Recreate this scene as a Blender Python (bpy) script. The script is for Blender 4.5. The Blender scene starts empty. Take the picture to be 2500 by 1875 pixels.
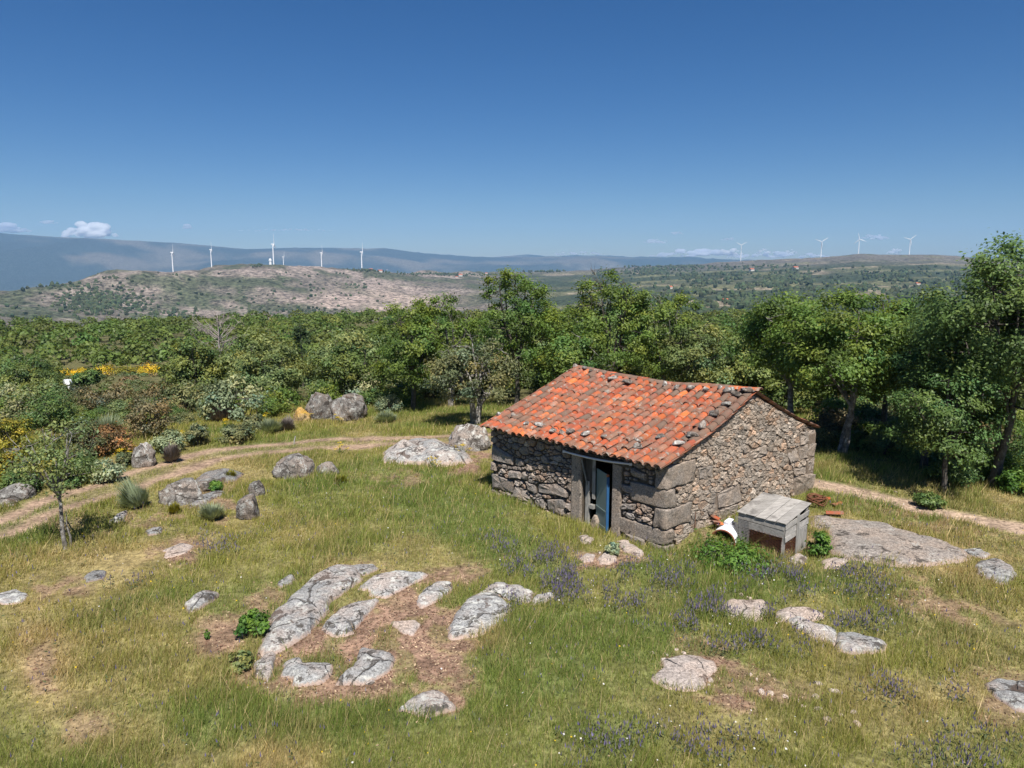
import bpy, bmesh, math, random
import numpy as np
from mathutils import Vector, Matrix
random.seed(7)
RNG = np.random.default_rng(7)
sc = bpy.context.scene
COL = sc.collection
# ------------------------------------------------------------------ camera
F_PX, CAM_H, HORIZON = 1800.0, 7.5, 640.0          # photo pixels (2500 x 1875)
PITCH = math.atan((937.5 - HORIZON) / F_PX)
CP, SP = math.cos(PITCH), math.sin(PITCH)
cam = bpy.data.cameras.new('camera')
cam.sensor_width = 36.0
cam.lens = 36.0 * F_PX / 2500.0
cam.clip_start, cam.clip_end = 0.1, 60000.0
cam_o = bpy.data.objects.new('camera', cam)
cam_o.location = (0, 0, CAM_H)
cam_o.rotation_euler = (math.pi / 2 - PITCH, 0, 0)
COL.objects.link(cam_o)
sc.camera = cam_o
# ------------------------------------------------------------------ sky and sun
SUN_AZ, SUN_EL = math.radians(281), math.radians(57)    # azimuth counter-clockwise from +X
SUN_DIR = Vector((math.cos(SUN_AZ) * math.cos(SUN_EL), math.sin(SUN_AZ) * math.cos(SUN_EL), math.sin(SUN_EL)))
w = bpy.data.worlds.new('World')
sc.world = w
w.use_nodes = True
wn, wl = w.node_tree.nodes, w.node_tree.links
bg = wn['Background']
sky = wn.new('ShaderNodeTexSky')
sky.sky_type = 'NISHITA'
sky.sun_disc = False
sky.sun_elevation = SUN_EL
sky.sun_rotation = math.pi / 2 - SUN_AZ
sky.altitude = 900.0
sky.air_density = 1.0
sky.dust_density = 0.45
sky.ozone_density = 7.0
hs = wn.new('ShaderNodeHueSaturation')              # deep, clear mountain-air blue
hs.inputs['Saturation'].default_value = 1.27
hs.inputs['Hue'].default_value = 0.507
wl.new(sky.outputs[0], hs.inputs['Color'])
wl.new(hs.outputs[0], bg.inputs[0])
bg.inputs[1].default_value = 0.05
sun = bpy.data.lights.new('sun', 'SUN')
sun.energy = 5.0
sun.angle = math.radians(0.53)
sun.color = (1.0, 0.95, 0.87)
sun_o = bpy.data.objects.new('sun', sun)
sun_o.rotation_euler = (-SUN_DIR).to_track_quat('-Z', 'Y').to_euler()
sun_o.location = (20, -40, 60)
COL.objects.link(sun_o)
sc.view_settings.view_transform = 'Standard'
sc.view_settings.look = 'None'
sc.view_settings.exposure = 0.58
sc.view_settings.gamma = 1.0
sc.view_settings.use_curve_mapping = False
sc.cycles.max_bounces = 12
sc.cycles.diffuse_bounces = 3
sc.cycles.transmission_bounces = 4
sc.cycles.transparent_max_bounces = 8
sc.cycles.volume_bounces = 10
# ------------------------------------------------------------------ helpers
def ray(u, v):
    xc = (u - 1250) / F_PX
    yc = -(v - 937.5) / F_PX
    return np.array([xc, CP + SP * yc, -SP + CP * yc])
def at_z(u, v, z=0.0):
    d = ray(u, v)
    return np.array([0, 0, CAM_H]) + d * ((z - CAM_H) / d[2])
def z_at(u, v, Y):
    d = ray(u, v)
    return CAM_H + d[2] * Y / d[1]
def slope_px(v):                                   # vertical slope of a picture row, straight ahead
    d = ray(1250, v)
    return d[2] / d[1]
def project(P):                                    # world -> photo pixel, arrays (n,3)
    P = np.asarray(P, float) - np.array([0, 0, CAM_H])
    dep = P[..., 1] * CP - P[..., 2] * SP
    up = P[..., 1] * SP + P[..., 2] * CP
    dep = np.where(np.abs(dep) < 1e-3, 1e-3, dep)
    return 1250 + F_PX * P[..., 0] / dep, 937.5 - F_PX * up / dep, dep
def _hash(ix, iy, s):
    h = (ix.astype(np.int64) * 374761393 + iy.astype(np.int64) * 668265263 + s * 982451653) & 0x7fffffff
    h = ((h ^ (h >> 13)) * 1274126177) & 0x7fffffff
    return ((h ^ (h >> 16)) & 0xffff) / 65535.0
def vnoise(x, y, s=0):
    ix, iy = np.floor(x), np.floor(y)
    fx, fy = x - ix, y - iy
    fx, fy = fx * fx * (3 - 2 * fx), fy * fy * (3 - 2 * fy)
    a, b = _hash(ix, iy, s), _hash(ix + 1, iy, s)
    c, d = _hash(ix, iy + 1, s), _hash(ix + 1, iy + 1, s)
    return (a * (1 - fx) + b * fx) * (1 - fy) + (c * (1 - fx) + d * fx) * fy
def fbm(x, y, o=4, s=0):
    x, y = np.asarray(x, float), np.asarray(y, float)
    r, a, t = 0, 1.0, 0
    for i in range(o):
        r = r + a * vnoise(x * 2 ** i + 17.3 * i, y * 2 ** i - 9.1 * i, s + i)
        t += a
        a *= 0.5
    return r / t
def sstep(a, b, x):
    t = np.clip((np.asarray(x, float) - a) / (b - a), 0, 1)
    return t * t * (3 - 2 * t)
def tag(o, label=None, cat=None, group=None, kind=None):
    if label: o['label'] = label
    if cat: o['category'] = cat
    if group: o['group'] = group
    if kind: o['kind'] = kind
    return o
def link(o, parent=None):
    COL.objects.link(o)
    if parent is not None: o.parent = parent
    return o
def empty(name, loc=(0, 0, 0), rz=0.0):
    o = bpy.data.objects.new(name, None)
    o.location = tuple(loc)
    o.rotation_euler = (0, 0, rz)
    o.empty_display_size = 0.2
    return link(o)
def np_mesh(name, V, Fc, mat=None, smooth=False, cols=None, fac=None):
    """V (n,3); Fc (m,k) int array of equal polygons or list of such arrays; cols (n,3|4) point colour; fac dict of float point attributes"""
    V = np.asarray(V, np.float32)
    groups = Fc if isinstance(Fc, list) else [Fc]
    groups = [np.asarray(g, np.int32) for g in groups if len(g)]
    me = bpy.data.meshes.new(name)
    me.vertices.add(len(V))
    me.vertices.foreach_set('co', V.ravel())
    nl = sum(g.size for g in groups)
    npoly = sum(len(g) for g in groups)
    me.loops.add(nl)
    me.loops.foreach_set('vertex_index', np.concatenate([g.ravel() for g in groups]))
    me.polygons.add(npoly)
    tot = np.concatenate([np.full(len(g), g.shape[1], np.int32) for g in groups])
    st = np.concatenate([[0], np.cumsum(tot)[:-1]]).astype(np.int32)
    me.polygons.foreach_set('loop_start', st)
    me.polygons.foreach_set('loop_total', tot)
    me.polygons.foreach_set('use_smooth', np.full(npoly, bool(smooth)))
    me.update(calc_edges=True)
    if cols is not None:
        c = np.asarray(cols, np.float32)
        if c.shape[1] == 3: c = np.hstack([c, np.ones((len(c), 1), np.float32)])
        at = me.attributes.new('Col', 'FLOAT_COLOR', 'POINT')
        at.data.foreach_set('color', c.ravel())
    for k, a in (fac or {}).items():
        at = me.attributes.new(k, 'FLOAT', 'POINT')
        at.data.foreach_set('value', np.asarray(a, np.float32))
    if mat: me.materials.append(mat)
    return me
def mobj(name, me, parent=None, loc=None):
    o = bpy.data.objects.new(name, me)
    if loc is not None: o.location = tuple(loc)
    return link(o, parent)
def bm_obj(name, bm, mat, parent=None, smooth=False, loc=None):
    me = bpy.data.meshes.new(name)
    bmesh.ops.recalc_face_normals(bm, faces=bm.faces)
    bm.to_mesh(me)
    bm.free()
    if mat: me.materials.append(mat)
    if smooth:
        me.polygons.foreach_set('use_smooth', np.ones(len(me.polygons), bool))
    return mobj(name, me, parent, loc)
def frame_box(bm, o, ax, ay, az, bev=0.0, jit=0.0):
    """box from corner o along three edge vectors"""
    o, ax, ay, az = (Vector(tuple(t)) for t in (o, ax, ay, az))
    vs = []
    for k in range(8):
        p = o + ax * (k & 1) + ay * ((k >> 1) & 1) + az * (k >> 2)
        if jit: p += Vector([random.uniform(-jit, jit) for _ in range(3)])
        vs.append(bm.verts.new(p))
    fs = [bm.faces.new([vs[i] for i in q]) for q in ((0, 2, 3, 1), (4, 5, 7, 6), (0, 1, 5, 4), (2, 6, 7, 3), (0, 4, 6, 2), (1, 3, 7, 5))]
    bmesh.ops.recalc_face_normals(bm, faces=fs)
    if bev:
        ed = list({e for f in fs for e in f.edges})
        bmesh.ops.bevel(bm, geom=ed, offset=bev, segments=1, affect='EDGES', profile=0.5)
    return vs
def box_obj(name, mat, parent, o, ax, ay, az, bev=0.0, jit=0.0):
    bm = bmesh.new()
    frame_box(bm, o, ax, ay, az, bev, jit)
    return bm_obj(name, bm, mat, parent)
def tube_np(P, R, n=6):
    """tapered tube along polyline P (k,3) radii R -> verts, quads"""
    P = np.asarray(P, float)
    k = len(P)
    T = np.gradient(P, axis=0)
    T /= np.linalg.norm(T, axis=1)[:, None] + 1e-9
    ref = np.where(np.abs(T[:, 2:3]) > 0.9, np.array([[1., 0, 0]]), np.array([[0., 0, 1]]))
    A = np.cross(T, ref)
    A /= np.linalg.norm(A, axis=1)[:, None] + 1e-9
    B = np.cross(T, A)
    a = np.arange(n) * 2 * math.pi / n
    V = P[:, None, :] + np.asarray(R, float)[:, None, None] * (np.cos(a)[None, :, None] * A[:, None, :] + np.sin(a)[None, :, None] * B[:, None, :])
    V = V.reshape(-1, 3)
    i = np.arange(k - 1)[:, None] * n
    j = np.arange(n)[None, :]
    q = np.stack([i + j, i + (j + 1) % n, i + n + (j + 1) % n, i + n + j], -1).reshape(-1, 4)
    return V, q
class Geo:
    """collects quads / tris with per-vertex colour"""
    def __init__(s): s.V, s.Q, s.T, s.C, s.n = [], [], [], [], 0
    def add(s, V, Q=None, T=None, C=None):
        V = np.asarray(V, float)
        if Q is not None and len(Q): s.Q.append(np.asarray(Q) + s.n)
        if T is not None and len(T): s.T.append(np.asarray(T) + s.n)
        c = np.ones((len(V), 3)) if C is None else (np.asarray(C, float) * np.ones((len(V), 3)))
        s.V.append(V); s.C.append(c); s.n += len(V)
    def tube(s, P, R, n=6, C=None):
        V, q = tube_np(P, R, n)
        s.add(V, q, C=C)
    def mesh(s, name, mat, smooth=False):
        fl = []
        if s.Q: fl.append(np.concatenate(s.Q))
        if s.T: fl.append(np.concatenate(s.T))
        return np_mesh(name, np.concatenate(s.V), fl, mat, smooth, np.concatenate(s.C))
def in_poly(x, y, poly):
    x, y = np.asarray(x, float), np.asarray(y, float)
    r = np.zeros(x.shape, bool)
    n = len(poly)
    for i in range(n):
        x0, y0 = poly[i]; x1, y1 = poly[(i + 1) % n]
        if y0 == y1: continue
        c = ((y0 > y) != (y1 > y)) & (x < (x1 - x0) * (y - y0) / (y1 - y0) + x0)
        r ^= c
    return r
def dist_poly(x, y, poly, closed=True):
    x, y = np.asarray(x, float), np.asarray(y, float)
    d = np.full(x.shape, 1e9)
    n = len(poly)
    for i in range(n if closed else n - 1):
        x0, y0 = poly[i]; x1, y1 = poly[(i + 1) % n]
        dx, dy = x1 - x0, y1 - y0
        t = np.clip(((x - x0) * dx + (y - y0) * dy) / (dx * dx + dy * dy + 1e-12), 0, 1)
        d = np.minimum(d, np.hypot(x - x0 - t * dx, y - y0 - t * dy))
    return d
# ------------------------------------------------------------------ materials
class NB:
    def __init__(s, name):
        s.m = bpy.data.materials.new(name)
        s.m.use_nodes = True
        s.nt = s.m.node_tree
        s.p = s.nt.nodes['Principled BSDF']
        s.out = s.nt.nodes['Material Output']
        s.p.inputs['Roughness'].default_value = 0.85
        s.p.inputs['Specular IOR Level'].default_value = 0.25
    def N(s, t, **k):
        n = s.nt.nodes.new(t)
        for a, b in k.items(): setattr(n, a, b)
        return n
    def L(s, a, b): s.nt.links.new(a, b)
    def pos(s):
        return s.N('ShaderNodeNewGeometry').outputs['Position']
    def obj(s):
        return s.N('ShaderNodeTexCoord').outputs['Object']
    def noise(s, vec, scale, detail=4, rough=0.6, out='Fac'):
        n = s.N('ShaderNodeTexNoise')
        n.inputs['Scale'].default_value = scale
        n.inputs['Detail'].default_value = detail
        n.inputs['Roughness'].default_value = rough
        if vec is not None: s.L(vec, n.inputs['Vector'])
        return n.outputs[out]
    def ramp(s, fac, stops, interp='LINEAR'):
        n = s.N('ShaderNodeValToRGB')
        n.color_ramp.interpolation = interp
        e = n.color_ramp.elements
        while len(e) < len(stops): e.new(0.5)
        for q, (p, c) in zip(e, stops):
            q.position = p
            q.color = (*c, 1) if len(c) == 3 else c
        s.L(fac, n.inputs[0])
        return n.outputs[0]
    def step(s, fac, a, b):
        n = s.N('ShaderNodeMapRange', interpolation_type='SMOOTHSTEP')
        n.inputs[1].default_value, n.inputs[2].default_value = a, b
        s.L(fac, n.inputs[0])
        return n.outputs[0]
    def mix(s, fac, a, b, mode='MIX'):
        n = s.N('ShaderNodeMix', data_type='RGBA', blend_type=mode)
        for val, i in ((fac, 0), (a, 6), (b, 7)):
            if isinstance(val, (int, float)): n.inputs[i].default_value = val
            elif isinstance(val, tuple): n.inputs[i].default_value = (*val, 1) if len(val) == 3 else val
            else: s.L(val, n.inputs[i])
        return n.outputs[2]
    def math(s, op, a, b=0.0):
        n = s.N('ShaderNodeMath', operation=op)
        for i, val in enumerate((a, b)):
            if isinstance(val, (int, float)): n.inputs[i].default_value = val
            else: s.L(val, n.inputs[i])
        return n.outputs[0]
    def attr(s, name, out='Color'):
        n = s.N('ShaderNodeAttribute', attribute_name=name)
        return n.outputs[out]
    def rnd(s): return s.N('ShaderNodeObjectInfo').outputs['Random']
    def hsv(s, col, h=None, sat=None, val=None):
        n = s.N('ShaderNodeHueSaturation')
        for x, k in ((h, 'Hue'), (sat, 'Saturation'), (val, 'Value')):
            if x is None: continue
            if isinstance(x, (int, float)): n.inputs[k].default_value = x
            else: s.L(x, n.inputs[k])
        s.L(col, n.inputs['Color'])
        return n.outputs[0]
    def lerp(s, fac, a, b):
        n = s.N('ShaderNodeMapRange')
        n.inputs[3].default_value, n.inputs[4].default_value = a, b
        s.L(fac, n.inputs[0])
        return n.outputs[0]
    def bump(s, h, strength=0.5, dist=0.02):
        n = s.N('ShaderNodeBump')
        n.inputs['Strength'].default_value = strength
        n.inputs['Distance'].default_value = dist
        s.L(h, n.inputs['Height'])
        s.L(n.outputs[0], s.p.inputs['Normal'])
    def col(s, c):
        if isinstance(c, tuple): s.p.inputs['Base Color'].default_value = (*c, 1)
        else: s.L(c, s.p.inputs['Base Color'])
        return s
    def leafy(s, c, trans=0.3, tint=(1.25, 1.15, 0.5)):
        s.col(c)
        t = s.N('ShaderNodeBsdfTranslucent')
        tc = s.mix(1.0, c, tint, 'MULTIPLY')
        s.L(tc, t.inputs[0])
        ms = s.N('ShaderNodeMixShader')
        ms.inputs[0].default_value = trans
        s.L(s.p.outputs[0], ms.inputs[1]); s.L(t.outputs[0], ms.inputs[2])
        s.L(ms.outputs[0], s.out.inputs[0])
        return s
def plain(name, c, rough=0.7, noise=0.25, scale=6.0, metal=0.0, spec=0.3):
    b = NB(name)
    n = b.noise(b.obj(), scale, 5, 0.65)
    v = b.lerp(n, 1 - noise, 1 + noise)
    b.col(b.hsv(b.mix(0.0, c, c), val=v))
    b.p.inputs['Roughness'].default_value = rough
    b.p.inputs['Metallic'].default_value = metal
    b.p.inputs['Specular IOR Level'].default_value = spec
    b.bump(n, 0.2, 0.01)
    return b.m
def granite_mat(name, base=(0.30, 0.28, 0.265), warm=(0.36, 0.29, 0.235), dark=(0.06, 0.052, 0.045), lich=(0.45, 0.46, 0.43), dk=0.6, lk=0.55, s=1.0, edge=None, crack=0.0):
    b = NB(name)
    p = b.pos()
    big = b.noise(p, 0.9 * s, 5, 0.6)
    c = b.mix(b.step(big, 0.4, 0.62), base, warm)
    fine = b.noise(p, 38 * s, 3, 0.7)
    c = b.hsv(c, val=b.lerp(b.step(fine, 0.3, 0.7), 0.7, 1.3))
    spk = b.noise(p, 15 * s, 3, 0.75)
    c = b.hsv(c, val=b.lerp(b.step(spk, 0.32, 0.68), 0.62, 1.38))
    mid = b.noise(p, 6 * s, 4, 0.65)
    c = b.hsv(c, val=b.lerp(mid, 0.6, 1.4))
    l = b.noise(p, 3.1 * s, 7, 0.78)
    c = b.mix(b.math('MULTIPLY', b.step(l, lk, lk + 0.05), 0.85), c, lich)
    d = b.noise(b.N('ShaderNodeVectorMath', operation='ADD').outputs[0], 2.0) if False else b.noise(p, 2.3 * s, 7, 0.75, 'Color')
    dn = b.N('ShaderNodeSeparateColor'); b.L(d, dn.inputs[0])
    c = b.mix(b.math('MULTIPLY', b.step(dn.outputs[1], dk, dk + 0.04), 0.9), c, dark)
    if edge:                                          # freshly exposed, unlichened foot of the rock
        e = b.attr('edge', 'Fac')
        e2 = b.step(b.math('ADD', e, b.math('MULTIPLY', b.math('SUBTRACT', mid, 0.5), 0.8)), 0.45, 0.75)
        ec = b.hsv(b.mix(0.0, edge, edge), val=b.lerp(fine, 0.6, 1.4))
        c = b.mix(e2, c, ec)
    t = b.attr('Col')
    c = b.mix(1.0, c, t, 'MULTIPLY')
    h = b.math('ADD', b.math('MULTIPLY', mid, 1.0), b.math('MULTIPLY', fine, 0.35))
    if crack:                                         # weathering joints in the granite
        wob = b.mix(0.28, p, b.noise(p, 1.6, 4, 0.6, 'Color'), 'ADD')
        vo = b.N('ShaderNodeTexVoronoi', feature='DISTANCE_TO_EDGE')
        vo.inputs['Scale'].default_value = crack
        b.L(wob, vo.inputs['Vector'])
        cr_ = b.step(b.math('ADD', vo.outputs['Distance'], b.math('MULTIPLY', b.math('SUBTRACT', big, 0.47), 0.12)), 0.0, 0.014)
        c = b.mix(b.lerp(cr_, 0.25, 1.0), (0.07, 0.058, 0.048), c)
        pt = b.noise(p, 1.25 * s, 6, 0.7)
        c = b.mix(b.math('MULTIPLY', b.step(pt, 0.585, 0.61), 0.8), c, (0.085, 0.058, 0.045))
        h = b.math('ADD', h, b.math('MULTIPLY', cr_, 1.2))
    b.col(c)
    b.p.inputs['Roughness'].default_value = 0.92
    b.bump(h, 0.9, 0.05 / s)
    return b.m
# ------------------------------------------------------------------ hut plan (needed by the terrain)
HA = np.array([4.04, 18.43]); HB = np.array([-0.68, 23.40]); HC = np.array([10.05, 23.78]); HD = HB + HC - HA
def unit2(v): return v / np.hypot(*v)
E1, E2 = unit2(HB - HA), unit2(HC - HA)               # along the front, along the gable
L1, L2 = np.hypot(*(HB - HA)), np.hypot(*(HC - HA))
N1 = np.array([-E1[1], E1[0]]);  N1 = N1 if N1[1] < 0 else -N1
N2 = np.array([-E2[1], E2[0]]);  N2 = N2 if N2[1] < 0 else -N2
# ------------------------------------------------------------------ terrain
PX = np.array([-2200, -900, -200, 0, 102, 228, 334, 407, 470, 529, 600, 667, 716, 785, 883, 1004, 1196, 1326, 1540, 1700, 1807, 1952, 2097, 2190, 2286, 2357, 2500, 3300, 4700], float)
CREST = np.array([690, 690, 705, 705, 697, 674, 664, 666, 656, 645, 643, 643, 650, 655, 664, 668, 666, 664, 652, 645, 637, 630, 620, 622, 621, 627, 636, 650, 660], float)
CRD = np.interp(PX, [-300, 420, 529, 880, 1250, 1600, 2600], [1700, 1900, 2050, 2150, 2900, 3300, 3400])
FARX = np.array([-2200, -600, 0, 122, 350, 488, 602, 732, 900, 938, 1034, 1119, 1234, 1407, 1700, 1850, 2300, 3000, 4700], float)
FARY = np.array([600, 575, 571, 577, 589, 598, 609, 608, 607, 606, 618, 624, 627, 626, 631, 634, 632, 625, 620], float)
def px_theta(u):      # picture column near the horizon -> azimuth right of straight ahead
    return np.arctan((np.asarray(u, float) - 1250) / (F_PX * CP + SP * 297 + 0.0))
TH_C, TH_F = px_theta(PX), px_theta(FARX)
SL = np.vectorize(slope_px)
def knots(th):
    """radii (k, n) and heights (k, n) of the land along azimuth th (n)"""
    th = np.asarray(th, float)
    cosx = np.cos(th)                                  # rows of the picture hold slope/cos
    cr = np.interp(th, TH_C, CRD)
    cs = np.interp(th, TH_C, SL(CREST)) * cosx
    fs = np.interp(th, TH_F, SL(FARY)) * cosx
    right = sstep(0.02, 0.22, th)                      # 0 left valley, 1 right valley
    left = 1 - right
    o = np.ones_like(th)
    H = CAM_H
    R = [0 * o, 31 * o, 40 * o, 70 * o, 120 * o, 300 * o, 460 * o,
         left * 1250 + right * 750, left * 1550 + right * 1500, cr * 0.93, cr, cr * 1.08, cr * 1.7, 6000 * o, 7600 * o, 9400 * o, 11500 * o]
    foot = (left * SL(787) + right * SL(800)) * cosx
    mid = (left * SL(742) + right * SL(712)) * cosx
    mid = np.minimum(mid, cs - 0.01)
    Z = [0 * o, 0 * o, -0.55 * o, -4.1 * o, -10.3 * o, -16.3 * o, -40 * o,
         H + R[7] * foot, H + R[8] * mid, H + cr * 0.93 * (cs - 0.0035), H + cr * cs, H + cr * 1.08 * (cs - 0.004), -190 * o, -260 * o,
         H + 7600 * (fs - 0.022), H + 9400 * fs, 40 * o]
    return np.array(R), np.array(Z)
TR = np.concatenate([np.arange(0, 60, 2.0), np.geomspace(60, 11500, 250)])
TT = np.linspace(-math.pi, math.pi, 1441)
def _table():
    R, Z = knots(np.clip(TT, -1.15, 1.15))
    tab = np.zeros((len(TT), len(TR)))
    for i in range(len(TT)):
        r, z = R[:, i], Z[:, i]
        k = np.clip(np.searchsorted(r, TR, side='right') - 1, 0, len(r) - 2)
        t = np.clip((TR - r[k]) / (r[k + 1] - r[k]), 0, 1)
        m = np.gradient(z, r)
        m = np.clip(m, -0.5, 0.5)
        h = r[k + 1] - r[k]
        # monotone limiter
        dl = (z[1:] - z[:-1]) / (r[1:] - r[:-1])
        mm = np.zeros_like(z)
        mm[1:-1] = np.where(dl[:-1] * dl[1:] > 0, 2 * dl[:-1] * dl[1:] / (dl[:-1] + dl[1:] + 1e-12), 0)
        t2, t3 = t * t, t * t * t
        tab[i] = (2 * t3 - 3 * t2 + 1) * z[k] + (t3 - 2 * t2 + t) * h * mm[k] + (-2 * t3 + 3 * t2) * z[k + 1] + (t3 - t2) * h * mm[k + 1]
    return tab
TAB = _table()
def ridged(x, y, o, s):
    r, a, t = 0, 1.0, 0
    for i in range(o):
        n = 1 - np.abs(2 * vnoise(x * 2 ** i + 3.7 * i, y * 2 ** i + 11.1 * i, s + i) - 1)
        r = r + a * n * n; t += a; a *= 0.5
    return r / t
def terrain(x, y):
    x, y = np.asarray(x, float), np.asarray(y, float)
    r = np.hypot(x, y)
    th = np.arctan2(x, y)
    ti = np.clip((th + math.pi) / (2 * math.pi) * (len(TT) - 1), 0, len(TT) - 1.001)
    ri = np.interp(r, TR, np.arange(len(TR)))
    ri = np.clip(ri, 0, len(TR) - 1.001)
    t0, r0 = ti.astype(int), ri.astype(int)
    ft, fr = ti - t0, ri - r0
    z = (TAB[t0, r0] * (1 - ft) * (1 - fr) + TAB[t0 + 1, r0] * ft * (1 - fr) + TAB[t0, r0 + 1] * (1 - ft) * fr + TAB[t0 + 1, r0 + 1] * ft * fr)
    # relief
    z = z + (fbm(x / 7.0, y / 7.0, 3, 5) - 0.5) * 0.34 * sstep(6, 12, r) * (1 - 0.75 * hut_near(x, y))
    if r.size == 0 or r.max() > 60: z = far_relief(x, y, z, r, th)
    # bank of earth against the gable wall
    qx, qy = x - HA[0], y - HA[1]
    s = qx * E2[0] + qy * E2[1]
    n = qx * N2[0] + qy * N2[1]
    z = z + 0.27 * sstep(0.2, 1.4, s) * (1 - sstep(4.0, 7.5, s)) * (1 - sstep(0.1, 0.85, n)) * sstep(-0.8, -0.2, n)
    z = z - 0.20 * np.exp(-((x - 7.3) ** 2 + (y - 18.8) ** 2) / 1.6)
    return z
def far_relief(x, y, z, r, th):
    z = z + (fbm(x / 45.0, y / 45.0, 3, 9) - 0.5) * 5.0 * sstep(60, 160, r)
    if r.max() < 600: return z
    far = sstep(600, 1300, r) * (1 - sstep(3600, 5200, r))
    z = z + (ridged(x / 260, y / 260, 5, 21) - 0.45) * 26 * far * (0.35 + 0.65 * sstep(0.12, -0.1, th))
    mt = sstep(5000, 7400, r)
    z = z + (ridged(x / 1700, y / 1700, 5, 31) - 0.45) * 190 * mt * (1 - 0.8 * sstep(8000, 9200, r) * (1 - sstep(9600, 10400, r)))
    return z
def hut_near(x, y):
    c = (HA + HD) / 2
    return 1 - sstep(5.0, 9.0, np.hypot(x - c[0], y - c[1]))
def ground_z(x, y): return float(terrain(np.array([x]), np.array([y]))[0])
def G(u, v, rmax=9000):
    """picture point -> point on the land"""
    d = ray(u, v)
    t = np.concatenate([np.arange(6, 80, 0.25), np.geomspace(80, rmax, 420)])
    if d[2] < -0.15: t = t[t < 90]
    P = np.array([0, 0, CAM_H]) + d[None, :] * t[:, None]
    gap = P[:, 2] - terrain(P[:, 0], P[:, 1])
    below = gap < 0
    if not below.any(): return P[-1]
    k = max(int(np.argmax(below)), 1)
    m = t[k - 1] + (t[k] - t[k - 1]) * gap[k - 1] / (gap[k - 1] - gap[k])
    p = np.array([0, 0, CAM_H]) + d * m
    if t[k] < 80: p[2] = ground_z(p[0], p[1])
    return p
def GP(pts): return np.array([G(u, v) for u, v in pts])
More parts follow.
